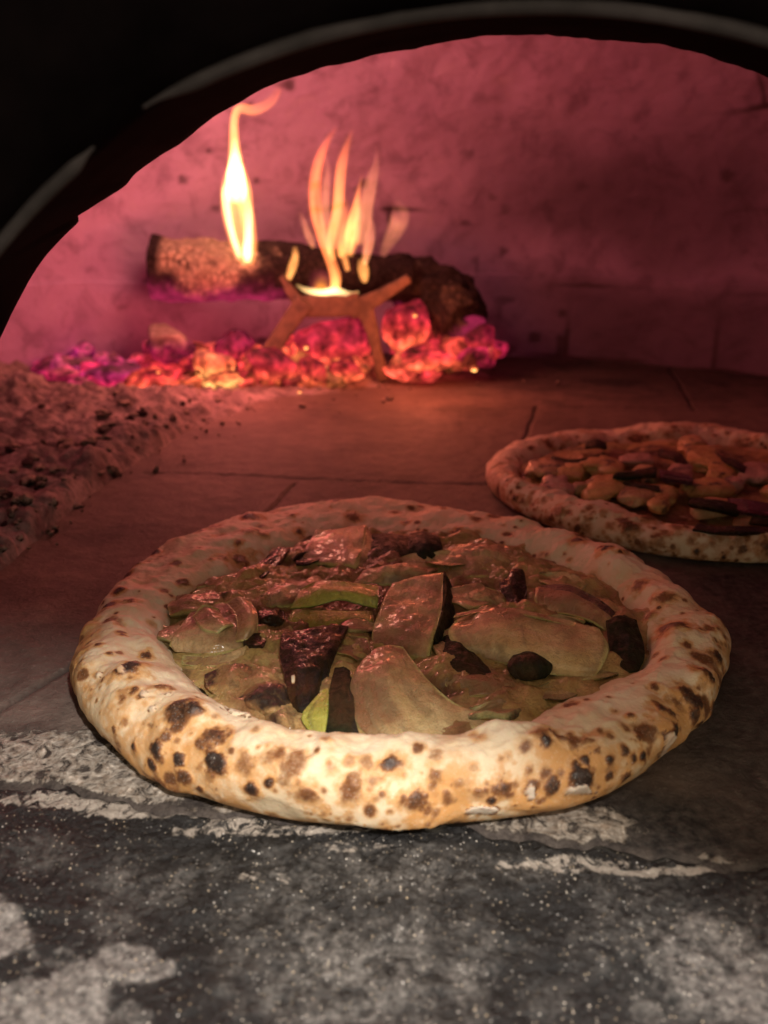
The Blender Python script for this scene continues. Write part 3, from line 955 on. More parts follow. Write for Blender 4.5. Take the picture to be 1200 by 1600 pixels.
# ------------------------------------------------------------------ toppings
def loft(parent, name, rows, mat, thick=0.003, nu=46, nv=70, amp=0.0006, nscale=120, seed=0, char=None, charedge=0.0, label=None, rim=1.0, bulge=0.0, lift=0.0):
    """a slice laid through rows of (px, py, z) points; every row runs across the slice. It gets real thickness."""
    if parent is pizza:
        rows = [[(p[0], p[1], 0.0145 + lift + (p[2] - 0.0125) * 0.52) for p in row] for row in rows]
        thick = thick * 0.75
    R = [spline([pix(*p) for p in row], nu) for row in rows]
    R = np.stack(R, 0)
    G = np.stack([spline(R[:, j], nv) for j in range(nu)], 1)          # nv, nu, 3
    # normals of the sheet
    du = np.gradient(G, axis=1)
    dv = np.gradient(G, axis=0)
    Nn = np.cross(du, dv)
    Nn /= np.linalg.norm(Nn, axis=2)[..., None] + 1e-12
    if Nn[..., 2].mean() < 0: Nn = -Nn; flip = True
    else: flip = False
    Q = G.reshape(-1, 3)
    n = (amp * 0.8 * fbm(Q, nscale, seed, 4, .55) + amp * 1.5 * noise(Q, nscale * 0.4, seed + 3)).reshape(G.shape[:2])
    a = np.linspace(0, 1, nu)[None, :]
    b = np.linspace(0, 1, nv)[:, None]
    edge = np.minimum(np.minimum(a, 1 - a) * 1.0, np.minimum(b, 1 - b) * 1.0) * 2
    rnd = np.sqrt(np.clip(1 - (1 - np.clip(edge / 0.13, 0, 1)) ** 2, 0, 1))
    n = n + 0.0016 * noise(Q, 62, seed + 50).reshape(n.shape) * np.clip(1 - edge / 0.5, 0, 1) * (thick > 0.0012)
    bul = bulge * (1 - (2 * a - 1) ** 2) * (1 - (2 * b - 1) ** 2)
    top = G + Nn * ((n * rnd + bul) + 0 * rnd)[..., None] - Nn * ((1 - rnd) * thick * 0.28)[..., None]
    bot = G - Nn * (thick * (0.45 + 0.55 * rnd))[..., None]
    V = np.concatenate([top.reshape(-1, 3), bot.reshape(-1, 3)])
    Ft = grid_faces(nv, nu)
    off = nu * nv
    idx = np.arange(off).reshape(nv, nu)
    loop = np.concatenate([idx[0, :-1], idx[:-1, -1], idx[-1, :0:-1], idx[:0:-1, 0]])
    nx = np.roll(loop, -1)
    side = np.stack([loop, nx, nx + off, loop + off], 1)
    Fs = np.concatenate([Ft[:, ::-1], Ft + off, side])
    if flip: Fs = Fs[:, ::-1]
    cm = np.zeros((nv, nu))
    if char is not None:
        cm = np.maximum(cm, char)
    e = np.clip(1 - edge / 0.25, 0, 1)
    cm = np.maximum(cm, charedge * e + 0 * a)
    nn = fbm(Q, 90, seed + 6, 4, .6).reshape(nv, nu)
    cm = np.clip(cm * (1 + 0.8 * nn), 0, 1)
    rm = np.clip(1 - edge / 0.09, 0, 1) * rim
    AA, BB = np.broadcast_to(a, (nv, nu)), np.broadcast_to(b, (nv, nu))
    ln = np.linalg.norm(G[-1, nu // 2] - G[0, nu // 2])
    wd = np.linalg.norm(G[nv // 2, -1] - G[nv // 2, 0])
    if mat in (M['crust'],): stz = 0.0
    else: stz = 1.0
    st = np.stack([(AA * wd * 260).ravel(), (BB * ln * 50).ravel(), np.full(AA.size, seed * 3.7)], 1)
    stv = sstep(0.05, 0.7, fbm(st, 1.0, 7, 3, .6)).reshape(nv, nu) * stz
    At = np.stack([rm, cm, stv], -1).reshape(-1, 3)
    Ab = np.stack([np.full((nv, nu), rim), cm, 0 * cm], -1).reshape(-1, 3)
    o = new_mesh(name, V, Fs, mat, attr=np.concatenate([At, Ab]))
    if label: o["label"] = label
    parent_keep(o, parent)
    return o


S = "vegetable_slice"
D = "dark_pepper_piece"
# far side first. rows are listed (left..right) from the far edge to the near edge
loft(pizza, S, [[(492, 828, .024), (535, 822, .026), (574, 819, .026)], [(478, 850, .022), (525, 852, .026), (568, 856, .026)], [(466, 878, .018), (515, 880, .022), (556, 886, .022)]],
     M['pale'], .008, seed=1, charedge=.25, label="pinkish block-shaped vegetable slice by the far rim")
loft(pizza, S, [[(574, 820, .026), (580, 832, .022)], [(566, 858, .025), (584, 862, .020)], [(556, 887, .020), (566, 890, .014)]], M['pale'], .003, seed=2, label="pale cut end of a thick vegetable slice")
loft(pizza, D, [[(580, 838, .019), (615, 834, .021), (655, 838, .020)], [(576, 860, .020), (615, 856, .023), (660, 858, .022)], [(572, 882, .016), (615, 884, .018), (655, 880, .017)]],
     M['dark'], .004, seed=3, bulge=.002, label="dark green pepper piece at the back of the pizza")
loft(pizza, "pepper_ring", [[(640, 832, .022), (662, 830, .024), (688, 838, .021)], [(636, 854, .024), (664, 850, .027), (692, 857, .023)], [(644, 876, .018), (664, 878, .019), (684, 876, .017)]],
     M['dark'], .004, seed=4, bulge=.002)
loft(pizza, "charred_strip", [[(424, 860, .020), (440, 853, .023), (454, 858, .021)], [(404, 880, .022), (420, 873, .025), (436, 884, .021)], [(390, 900, .021), (400, 894, .023), (414, 905, .019)],
                              [(374, 912, .016), (384, 908, .018), (396, 918, .015)]], M['charred'], .003, seed=5, amp=.0013)
loft(pizza, "cheese_lump", [[(585, 884, .014), (625, 876, .018), (668, 884, .015)], [(560, 900, .018), (620, 892, .023), (680, 898, .018)], [(545, 918, .014), (610, 914, .017), (675, 918, .014)]],
     M['pale'], .005, seed=6, amp=.0016, bulge=.002)
loft(pizza, "cheese_lump", [[(700, 858, .014), (750, 848, .020), (815, 858, .015)], [(680, 880, .018), (745, 868, .024), (822, 882, .018)], [(690, 905, .015), (755, 900, .019), (815, 908, .014)]],
     M['pale'], .005, seed=7, amp=.0018, bulge=.003)
loft(pizza, "cheese_lump", [[(400, 918, .016), (450, 905, .019), (500, 900, .016)], [(395, 938, .018), (450, 930, .021), (510, 918, .017)], [(400, 955, .014), (450, 950, .016), (500, 940, .013)]],
     M['pale'], .005, seed=8, amp=.0014, bulge=.002)
# arched yellow-green strip
loft(pizza, "green_pepper_strip", [[(470, 917, .022), (500, 906, .027), (545, 910, .027), (592, 914, .022)], [(462, 932, .022), (500, 922, .029), (545, 922, .029), (592, 930, .023)],
                                   [(452, 950, .016), (490, 946, .020), (530, 937, .023), (560, 943, .020), (590, 950, .015)]], M['green'], .003, seed=9, lift=.0045, label="arched yellow-green pepper strip near the middle")
loft(pizza, "green_pepper_strip", [[(455, 952, .013), (520, 952, .014), (582, 955, .013)], [(450, 968, .015), (520, 966, .015), (585, 972, .014)], [(455, 985, .011), (520, 985, .012), (580, 992, .011)]],
     M['green'], .003, seed=10, lift=.002, label="flat dull green pepper strip")
# centre block
loft(pizza, S, [[(612, 912, .027), (650, 900, .031), (692, 890, .034)], [(592, 950, .027), (640, 948, .031), (690, 945, .033)], [(580, 988, .023), (630, 992, .026), (676, 996, .028)],
                [(584, 1020, .014), (628, 1026, .017), (668, 1032, .018)]], M['pale'], .007, seed=11, amp=.001, charedge=.15, label="large upright block of roasted vegetable in the middle")
loft(pizza, D, [[(696, 892, .032), (706, 912, .022), (712, 930, .014)], [(692, 945, .031), (702, 958, .022), (708, 968, .014)], [(678, 998, .026), (688, 1006, .020), (694, 1014, .014)]],
     M['dark'], .002, seed=12, label="dark green skin on the side of the middle block")
# left curled pieces
loft(pizza, S, [[(300, 950, .018), (345, 938, .022), (395, 944, .020)], [(282, 975, .020), (335, 972, .024), (400, 962, .024)], [(264, 1005, .018), (330, 1000, .022), (396, 985, .021)],
                [(272, 1018, .012), (330, 1024, .014), (400, 1010, .013)]], M['pale'], .004, seed=13, amp=.0013, charedge=.1, label="wedge of pale vegetable at the left with a browned tip")
loft(pizza, "curled_slice", [[(300, 962, .024), (318, 944, .029), (342, 950, .028)], [(315, 984, .026), (332, 962, .031), (352, 968, .028)], [(340, 990, .025), (352, 980, .029), (366, 976, .026)]],
     M['cream'], .002, seed=14)
loft(pizza, "curled_slice", [[(352, 940, .027), (372, 932, .031), (392, 938, .029)], [(366, 958, .028), (386, 946, .033), (402, 955, .030)], [(370, 985, .025), (390, 978, .030), (404, 978, .026)],
                             [(360, 1004, .018), (384, 1000, .022), (402, 995, .018)]], M['pale'], .002, seed=15)
loft(pizza, "green_pepper_strip", [[(285, 1022, .014), (340, 1022, .017), (400, 1004, .018), (455, 976, .018)], [(283, 1036, .012), (345, 1040, .013), (410, 1020, .014), (462, 988, .014)]],
     M['cream'], .003, seed=16, label="curved pale green strip along the left")
loft(pizza, "charred_strip", [[(402, 955, .021), (425, 950, .024), (444, 952, .021)], [(404, 968, .022), (425, 962, .026), (446, 966, .021)], [(408, 982, .016), (425, 978, .018), (440, 980, .015)]],
     M['charred'], .003, seed=17, amp=.0016)
# big dark leaf piece
loft(pizza, D, [[(440, 992, .024), (480, 980, .028), (520, 976, .029), (546, 978, .025)], [(436, 1018, .026), (470, 1010, .030), (508, 1010, .030), (534, 1004, .026)],
                [(442, 1050, .025), (470, 1046, .029), (500, 1040, .028), (520, 1036, .022)], [(448, 1085, .020), (468, 1082, .024), (490, 1078, .024), (514, 1066, .018)],
                [(462, 1115, .014), (472, 1115, .017), (484, 1112, .017), (500, 1096, .013)]],
     M['charred'], .003, seed=18, amp=.0015, label="large shiny charred pepper leaf left of the middle")
loft(pizza, "cheese_fleck", [[(455, 1056, .0300), (461, 1055, .0305)], [(455, 1062, .0308), (461, 1061, .0311)], [(456, 1068, .0300), (460, 1067, .0303)]], M['crust'], .001, nu=8, nv=8, seed=19)
loft(pizza, D, [[(524, 1034, .025), (540, 1036, .026), (556, 1040, .022)], [(514, 1075, .024), (535, 1078, .026), (552, 1082, .022)], [(508, 1120, .020), (534, 1122, .022), (556, 1126, .018)],
                [(510, 1158, .014), (535, 1160, .016), (566, 1160, .012)]], M['dark'], .004, seed=20, label="tall dark green pepper piece behind the near rim")
loft(pizza, "green_pepper_strip", [[(508, 1074, .025), (513, 1074, .026)], [(486, 1096, .023), (513, 1098, .026)], [(470, 1120, .019), (511, 1122, .023)], [(484, 1146, .014), (506, 1150, .016)]],
     M['green'], .002, seed=21, lift=.002, label="small bright yellow-green pepper sliver near the front rim")
# large fan slice at the front
ch = np.zeros((70, 46)); ch[:, 40:] = .35
loft(pizza, "artichoke_slice", [[(588, 1014, .026), (606, 1005, .029), (630, 1008, .028)], [(560, 1036, .026), (605, 1030, .033), (648, 1032, .028)], [(546, 1068, .023), (600, 1066, .032), (672, 1062, .026)],
                                [(546, 1104, .020), (610, 1102, .028), (712, 1096, .022)], [(556, 1134, .017), (625, 1132, .023), (760, 1116, .018)], [(580, 1158, .012), (650, 1160, .016), (788, 1130, .013)]],
     M['cream'], .004, seed=22, amp=.0008, char=None, charedge=.18, label="large fan-shaped pale slice in the front middle")
loft(pizza, S, [[(700, 1044, .016), (740, 1036, .019), (790, 1050, .017)], [(690, 1066, .017), (745, 1060, .021), (815, 1072, .017)], [(720, 1092, .013), (770, 1092, .015), (825, 1092, .013)]],
     M['pale'], .004, seed=23, amp=.0016, label="melted browned slice right of the fan-shaped slice")
# long pale slice on the right with thin rind
loft(pizza, "artichoke_slice", [[(712, 966, .026), (770, 950, .031), (830, 956, .031), (890, 968, .029), (940, 985, .026)], [(700, 985, .027), (765, 976, .033), (830, 984, .033), (895, 998, .031), (952, 1010, .027)],
                                [(710, 1008, .023), (775, 1008, .028), (835, 1022, .028), (895, 1036, .026), (942, 1040, .023)], [(728, 1026, .015), (790, 1038, .017), (840, 1050, .017), (890, 1058, .016), (930, 1060, .014)]],
     M['cream'], .004, seed=24, amp=.0009, charedge=.12, label="long pale slice on the right half of the pizza")
loft(pizza, "rind", [[(712, 958, .029), (770, 948, .034), (830, 958, .034), (900, 972, .031)], [(708, 964, .029), (770, 953, .035), (830, 963, .035), (898, 978, .031)]], M['cream'], .0012, nv=10, seed=25)
loft(pizza, D, [[(680, 1000, .018), (700, 990, .022), (722, 996, .020)], [(684, 1022, .020), (712, 1014, .025), (744, 1022, .021)], [(700, 1050, .018), (730, 1044, .023), (768, 1046, .018)],
                [(722, 1076, .013), (752, 1074, .016), (785, 1068, .012)]], M['dark'], .003, seed=26, amp=.0015, label="shiny dark pepper piece under the long pale slice")
loft(pizza, "olive_slice", [[(806, 1026, .021), (828, 1018, .024), (852, 1024, .021)], [(792, 1044, .022), (828, 1040, .027), (864, 1044, .022)], [(806, 1062, .016), (830, 1064, .018), (850, 1060, .016)]],
     M['dark'], .003, seed=27, bulge=.002)
loft(pizza, "charred_strip", [[(798, 898, .018), (808, 894, .022), (818, 898, .018)], [(780, 915, .020), (802, 908, .026), (824, 916, .021)], [(790, 935, .019), (808, 932, .024), (824, 936, .019)],
                              [(800, 954, .014), (812, 955, .017), (822, 952, .014)]], M['charred'], .003, seed=28, amp=.0020)
ch = np.zeros((70, 46)); ch[:24, :] = .95
loft(pizza, S, [[(836, 916, .022), (885, 912, .026), (930, 930, .025), (962, 955, .021)], [(834, 934, .023), (880, 930, .027), (920, 946, .026), (955, 970, .021)],
                [(838, 955, .018), (880, 956, .021), (920, 968, .020), (948, 985, .016)]], M['pale'], .004, seed=29, char=ch, label="slice with a dark burnt upper edge at the right")
loft(pizza, D, [[(946, 972, .019), (970, 960, .022), (994, 968, .018)], [(950, 1000, .019), (978, 992, .022), (1006, 1000, .017)], [(956, 1028, .016), (980, 1026, .018), (1008, 1026, .015)],
                [(962, 1048, .012), (982, 1050, .013), (1000, 1046, .012)]], M['dark'], .003, seed=30, amp=.0012, label="dark green pepper piece against the right rim")
loft(pizza, "cheese_lump", [[(330, 1050, .013), (370, 1042, .016), (430, 1040, .013)], [(330, 1072, .015), (380, 1066, .019), (436, 1064, .015)], [(360, 1096, .013), (400, 1094, .016), (446, 1090, .013)]],
     M['cheese'], .004, seed=31, amp=.0016)
loft(pizza, "cheese_lump", [[(700, 920, .016), (745, 912, .020), (790, 925, .016)], [(700, 940, .018), (745, 930, .023), (790, 945, .017)], [(705, 955, .014), (745, 950, .017), (790, 960, .013)]],
     M['pale'], .004, seed=32, amp=.0018)
loft(pizza, "cheese_lump", [[(560, 985, .013), (590, 1000, .015)], [(540, 1010, .017), (585, 1018, .018)], [(545, 1035, .013), (580, 1040, .014)]], M['cheese'], .004, seed=33, amp=.0016)
loft(pizza, "cheese_lump", [[(280, 925, .013), (320, 918, .016), (370, 922, .013)], [(262, 942, .016), (320, 936, .020), (370, 938, .015)], [(265, 960, .013), (310, 958, .015), (350, 955, .012)]],
     M['cheese'], .004, seed=34, amp=.0016)

rx_ = np.random.default_rng(21)


def petal(cx, cy, L, Wd, ang, z, mat, name, seed, curl=.004, label=None, th=.0022, ce=.4):
    ca, sa = math.cos(ang), math.sin(ang)
    rows = []
    for v, wv in ((-1, .45), (-.35, .95), (.35, 1.0), (1, .4)):
        row = []
        for w_ in (-1, 0, 1):
            X_, Y_ = v * L, w_ * Wd * 1.45 * wv * (1 + .25 * math.sin(v * 5 + seed))
            bend = 0.22 * L * v * v
            row.append((cx + X_ * ca - (Y_ + bend) * sa, cy + (X_ * sa + (Y_ + bend) * ca) * 0.55, z + curl * abs(w_) * (1 if seed % 2 else .3) - curl * .8 * abs(v)))
        rows.append(row)
    return loft(pizza, name, rows, mat, th, nu=30, nv=44, amp=.0008, seed=seed, charedge=ce, label=label)


for k_, (cx, cy, L_, W_, a_, z_, mt) in enumerate([
        (555, 1010, 32, 18, .9, .022, 'pale'), (560, 975, 30, 14, .1, .022, 'cream'), (700, 1000, 18, 30, .3, .021, 'pale'), (730, 930, 42, 20, .2, .022, 'pale'),
        (640, 880, 44, 18, -.1, .021, 'pale'), (440, 900, 36, 15, -.2, .020, 'pale'), (520, 990, 28, 12, .4, .021, 'cream'), (800, 880, 34, 18, .4, .021, 'pale'),
        (880, 905, 40, 14, .4, .019, 'cream'), (860, 1078, 46, 15, -.3, .018, 'pale'), (770, 1108, 44, 16, -.2, .018, 'cream'), (930, 1050, 34, 12, -.35, .017, 'pale'),
        (330, 925, 34, 15, -.4, .018, 'pale'), (270, 990, 20, 15, .9, .018, 'cream'), (700, 870, 34, 13, .1, .022, 'cream'),
        (590, 858, 30, 12, .2, .020, 'pale'), (750, 980, 30, 12, .5, .022, 'green'), (670, 1080, 22, 12, .8, .021, 'charred'), (880, 970, 34, 12, .2, .022, 'pale'),
        (400, 1000, 24, 12, -.7, .021, 'charred'), (480, 870, 24, 10, -.4, .020, 'charred')]):
    petal(cx, cy, L_, W_, a_, z_, M[mt], "charred_strip" if mt == 'charred' else "wilted_slice", 801 + k_)

for k_, rows_ in enumerate([
        [[(318, 1052, .016), (350, 1040, .019), (395, 1040, .016)], [(322, 1072, .019), (362, 1062, .024), (410, 1060, .018)], [(350, 1098, .014), (380, 1094, .018), (420, 1084, .014)]],
        [[(385, 1066, .016), (420, 1056, .020), (452, 1060, .016)], [(372, 1092, .019), (420, 1086, .025), (462, 1088, .018)], [(400, 1118, .014), (432, 1118, .019), (466, 1112, .014)]],
        [[(415, 1112, .016), (448, 1104, .020), (482, 1112, .015)], [(412, 1132, .018), (450, 1128, .023), (496, 1138, .016)], [(430, 1150, .014), (462, 1152, .017), (494, 1154, .013)]]]):
    cc_ = np.clip(.25 + .9 * noise(np.stack([np.linspace(0, 4, 70).repeat(46), np.tile(np.linspace(0, 3, 46), 70), np.zeros(3220)], 1), 1.0, 60 + k_).reshape(70, 46), 0, .95)
    rows_ = [[(p[0], p[1], p[2] - .002) for p in r_] for r_ in rows_]
    loft(pizza, "browned_blister", rows_, M['cheese'], .004, seed=850 + k_, amp=.0022, nscale=90, char=cc_ * .8, rim=.3, bulge=.001)

# ------------------------------------------------------------------ second pizza
C2 = np.array([0.233, 0.607])
A, R_ = [], []
for (x_, y_) in [(1320, 795), (1250, 838), (1200, 836), (1120, 832), (1060, 824), (990, 802), (930, 788), (880, 774), (840, 766), (812, 750), (820, 722), (850, 705), (900, 690), (960, 684),
                 (1040, 684), (1120, 690), (1200, 700), (1280, 730)]:
    p = pix(x_, y_, 0.013)
    A.append(math.atan2(p[1] - C2[1], p[0] - C2[0])); R_.append(min(0.132, math.hypot(p[0] - C2[0], p[1] - C2[1])))
inner2 = periodic(A, R_)
spots2 = [(800, 776, 8, 1), (870, 796, 12, .4), (985, 817, 14, .7), (1017, 806, 16, .6), (1085, 865, 7, 1), (1128, 875, 5, 1), (1149, 880, 5, .9), (1195, 855, 14, .8), (1050, 872, 6, .8),
          (807, 743, 9, .5), (860, 690, 9, .6), (991, 685, 10, .7), (1160, 700, 12, .5), (930, 693, 12, .5), (780, 720, 7, .4), (1110, 850, 8, .4), (900, 830, 7, .8), (960, 858, 7, .8), (1150, 690, 10, .4)]
pizza2, _, _ = make_base("pizza", C2, lambda T: 0.1525 + 0.002 * np.sin(2 * T + 1) + 0.0015 * np.sin(5 * T), inner2, lambda T: 0.0185 + 0.002 * np.sin(2 * T) + 0.0015 * np.sin(5 * T + 2), M['crust_far'],
                         spots2, 300, None, lumps=[(1050, 672, 30, .004), (800, 750, 25, .002), (1185, 690, 25, .006), (900, 800, 25, .002)])
tag(pizza2, "smaller-looking far pizza at the right edge, topped with yellow chunks and dark strips", "pizza", "pizzas baking on the hearth floor")
base_disc(pizza2, "cheese", C2, inner2, M['cheese'], 0.0115, 400)


def chunk(parent, name, px, py, rx, ry, z, h, mat, seed, rot=0.0, label=None):
    """uneven rounded chunk, px radii"""
    c = pix(px, py, z)
    ex = pix(px + rx, py, z) - c
    ey = pix(px, py - ry, z) - c
    nu, nv = 40, 26
    th = np.linspace(0, 2 * np.pi, nu, endpoint=False)
    ph = np.linspace(-np.pi / 2, np.pi / 2, nv)
    T, Ph = np.meshgrid(th, ph, indexing='ij')
    sg = lambda v, e: np.sign(v) * np.abs(v) ** e
    a = sg(np.cos(Ph), .8) * sg(np.cos(T), .85)
    b = sg(np.cos(Ph), .8) * sg(np.sin(T), .85)
    cc = sg(np.sin(Ph), .7)
    a, b = a * math.cos(rot) - b * math.sin(rot), a * math.sin(rot) + b * math.cos(rot)
    P = (c + a[..., None] * ex + b[..., None] * ey + cc[..., None] * np.array([0, 0, h])).reshape(-1, 3)
    sz = np.linalg.norm(ex)
    n = fbm(P, 0.7 / sz, seed, 3)
    P = c + (P - c) * (1 + 0.5 * n)[:, None]
    ch = 0.6 * sstep(0.3, 0.7, fbm(P, 1.2 / sz, seed + 5, 3))
    o = new_mesh(name, P, grid_faces(nu, nv, wrap_u=True), mat, attr=np.stack([0 * ch, ch], 1))
    if label: o["label"] = label
    parent_keep(o, parent)
    return o


VC = "vegetable_chunk"
for k, (x_, y_, rx, ry, m) in enumerate([(934, 732, 27, 14, 'yellow'), (893, 744, 20, 11, 'yellow'), (853, 736, 22, 12, 'pale'), (947, 764, 27, 15, 'yellow'), (995, 776, 24, 12, 'pale'), (1036, 782, 20, 16, 'yellow'),
                                         (995, 722, 32, 9, 'pink'), (1100, 722, 26, 16, 'yellow'), (1130, 740, 22, 13, 'yellow'), (1104, 768, 30, 11, 'yellow'), (1182, 742, 28, 13, 'pink'),
                                         (1118, 800, 34, 11, 'pale'), (868, 765, 26, 9, 'pink'), (915, 766, 16, 8, 'pale'), (1060, 742, 16, 10, 'pink'), (1220, 770, 30, 14, 'yellow'), (1260, 740, 26, 14, 'pale'),
                                         (1180, 818, 34, 9, 'pale'), (1075, 700, 18, 7, 'pale'), (1150, 760, 18, 9, 'pink'), (1010, 745, 18, 9, 'pale')]):
    chunk(pizza2, VC, x_, y_ - 4, rx * 1.15, ry * .95, 0.0165, 0.0048, M[m], 500 + k, label=("pinkish chunk" if m == 'pink' else "yellow chunk" if m == 'yellow' else None))
DS = "dark_strip"
loft(pizza2, DS, [[(960, 737, .024), (1027, 728, .026)], [(958, 745, .025), (1027, 738, .027)], [(962, 751, .021), (1026, 748, .022)]], M['dark'], .004, nu=20, nv=14, seed=40)
loft(pizza2, DS, [[(956, 751, .022), (1030, 757, .024)], [(962, 757, .020), (1032, 766, .022)]], M['dark'], .003, nu=20, nv=10, seed=41)
loft(pizza2, DS, [[(860, 712, .020), (900, 716, .022), (946, 706, .020)], [(862, 720, .021), (900, 725, .022), (942, 714, .021)]], M['dark'], .003, nu=26, nv=10, seed=42)
loft(pizza2, DS, [[(1030, 700, .022), (1060, 706, .025), (1076, 722, .022)], [(1028, 710, .022), (1052, 716, .024), (1068, 730, .020)]], M['charred'], .003, nu=20, nv=10, seed=43)
loft(pizza2, "purple_onion_slice", [[(1030, 732, .024), (1078, 740, .026)], [(1032, 744, .025), (1082, 752, .026)], [(1036, 752, .020), (1080, 760, .020)]], M['purple'], .004, nu=20, nv=14, seed=44)
loft(pizza2, DS, [[(1080, 774, .024), (1120, 780, .025), (1160, 790, .023)], [(1074, 784, .024), (1118, 792, .025), (1156, 802, .022)]], M['dark'], .004, nu=26, nv=12, seed=45)
loft(pizza2, "purple_onion_slice", [[(1136, 775, .024), (1170, 778, .026), (1206, 784, .024)], [(1140, 792, .023), (1172, 798, .025), (1210, 804, .022)]], M['purple'], .004, nu=26, nv=12, seed=46)
loft(pizza2, DS, [[(1124, 710, .022), (1148, 716, .024), (1168, 728, .022)], [(1128, 720, .022), (1150, 728, .023), (1164, 738, .020)]], M['charred'], .003, nu=20, nv=10, seed=47)
loft(pizza2, DS, [[(1088, 818, .021), (1140, 822, .022), (1215, 822, .021)], [(1082, 826, .020), (1140, 832, .020), (1215, 834, .019)]], M['charred'], .003, nu=30, nv=12, seed=48)
loft(pizza2, DS, [[(915, 688, .020), (932, 684, .024), (948, 690, .020)], [(913, 698, .021), (932, 697, .023), (950, 700, .020)]], M['dark'], .003, nu=20, nv=10, seed=49)
loft(pizza2, DS, [[(1175, 806, .022), (1240, 812, .022)], [(1170, 815, .020), (1238, 822, .021)]], M['dark'], .003, nu=20, nv=10, seed=50)


# ------------------------------------------------------------------ fire: ash, embers, logs, andiron, flames
def blob_arrays(c, r, seed, nu=44, nv=28, rough=0.32, sq=(1, 1, 1), fs=0.9):
    th = np.linspace(0, 2 * np.pi, nu, endpoint=False)
    ph = np.linspace(-np.pi / 2, np.pi / 2, nv)
    T, Ph = np.meshgrid(th, ph, indexing='ij')
    d = np.stack([np.cos(Ph) * np.cos(T), np.cos(Ph) * np.sin(T), np.sin(Ph)], -1).reshape(-1, 3)
    n = fbm(d, 1.6 * fs, seed, 4, 0.5)
    # broken-charcoal facets: the body bounded by random planes, edges a little worn
    rp = np.random.default_rng(int(seed) + 5)
    pn = rp.normal(size=(15, 3))
    pn /= np.linalg.norm(pn, axis=1)[:, None]
    cp = rp.uniform(0.72, 1.0, 15)
    q = np.clip(d @ pn.T, 0.05, None)
    rad = (np.sum((cp / q) ** -9.0, axis=1)) ** (-1 / 9.0)
    P = d * (np.minimum(rad, 1.25) * (1 + 0.35 * rough * n))[:, None] * r * np.array(sq)
    return np.asarray(c) + P, grid_faces(nu, nv, wrap_u=True), d


AB = [pix(-90, 960), pix(0, 890), pix(60, 840), pix(120, 790), pix(190, 735), pix(300, 670), pix(400, 632), pix(560, 606), pix(700, 596), pix(790, 590), pix(860, 585)]
ABx = np.array([p[0] for p in AB]); ABy = np.array([p[1] for p in AB])
o_ = np.argsort(ABx); ABx, ABy = ABx[o_], ABy[o_]


def ash_height(P):
    Yb = np.interp(P[:, 0], ABx, ABy)
    d = P[:, 1] - Yb + 0.015 * noise(P, 14, 90)
    side = sstep(0.22, 0.02, P[:, 0])
    left = sstep(-0.30, -0.46, P[:, 0]) * 0.7 + 0.3 * sstep(0.0, -.3, P[:, 0]) * sstep(.98, .85, P[:, 1])
    mx = 0.010 + 0.030 * left
    h = mx * (1 - np.exp(-np.clip(d, 0, 1) / 0.15)) * side
    h = h * (1 - 0.8 * sstep(.92, .97, P[:, 1]) * sstep(-.47, -.40, P[:, 0]))
    left = left * (1 - 0.8 * sstep(.92, .97, P[:, 1]) * sstep(-.47, -.40, P[:, 0]))
    lump = np.abs(fbm(P, 26, 91, 4, .55))
    lump2 = fbm(P, 75, 92, 4, .6)
    k = sstep(-0.02, 0.05, d) * side
    return -0.004 + h + k * (0.004 + (0.008 + 0.012 * left) * lump + 0.0035 * lump2)


def build_ash():
    xs = np.linspace(-0.56, 0.32, 560)
    ys = np.linspace(0.40, 1.20, 460)
    X, Y = np.meshgrid(xs, ys, indexing='ij')
    P = np.stack([X.ravel(), Y.ravel(), np.zeros(X.size)], 1)
    P[:, 2] = ash_height(P)
    Fs = grid_faces(len(xs), len(ys))
    keep = (P[Fs][:, :, 2].max(1) > -0.003) & (np.hypot(P[Fs][:, :, 0].mean(1) - .06, P[Fs][:, :, 1].mean(1) - .70) < 0.62)
    o = new_mesh("ash", P, Fs[keep], M['ash'])
    tag(o, "heap of grey ash and cinders spread along the left of the hearth", "ash", kind="stuff")


build_ash()


def lumps_mesh(name, items, mat, label, cat, glow=None):
    Vs, Fs, As, off = [], [], [], 0
    for k, (c, r, sd, g, hue, ash) in enumerate(items):
        q_ = np.random.default_rng(sd).uniform(.5, 1.4, 3)
        V, Fc, d = blob_arrays(c, r, sd, 26, 17, 0.62 if name == 'cinders' else 0.34, (q_[0], q_[1], .3 + .4 * q_[2]), fs=1.5)
        Vs.append(V); Fs.append(Fc + off); off += len(V)
        n = fbm(d, 2.0, sd + 7, 3)
        As.append(np.stack([np.clip(g * (0.7 + 0.8 * n), 0, 2), np.full(len(V), hue), np.clip(ash * (d[:, 2] + .3 + n), 0, 1)], 1))
    o = new_mesh(name, np.concatenate(Vs), np.concatenate(Fs), mat, attr=np.concatenate(As))
    tag(o, label, cat, kind="stuff")
    return o


rr = np.random.default_rng(11)
# cinders lying about on the ash and the floor
items = []
for _ in range(260):
    x_ = rr.uniform(-20, 620) if rr.random() < .8 else rr.uniform(500, 900)
    yb = np.interp(x_, [-20, 60, 190, 400, 620, 900], [900, 850, 745, 640, 612, 600])
    y_ = yb - rr.exponential(60) + rr.normal() * 16
    if y_ < 548: continue
    p = pix(x_, y_)
    z = max(0, ash_height(p[None])[0])
    r = rr.lognormal(-5.75, .45) * (1.3 if y_ < yb - 30 else .55)
    r = min(r, .006)
    items.append(((p[0], p[1], z + r * .3), r, int(rr.integers(1e4)), 0, 0, 0.9 * (rr.random() < .88)))
lumps_mesh("cinders", items, M['ember'], "loose dark cinders and flakes scattered over the ash and floor", "cinders")

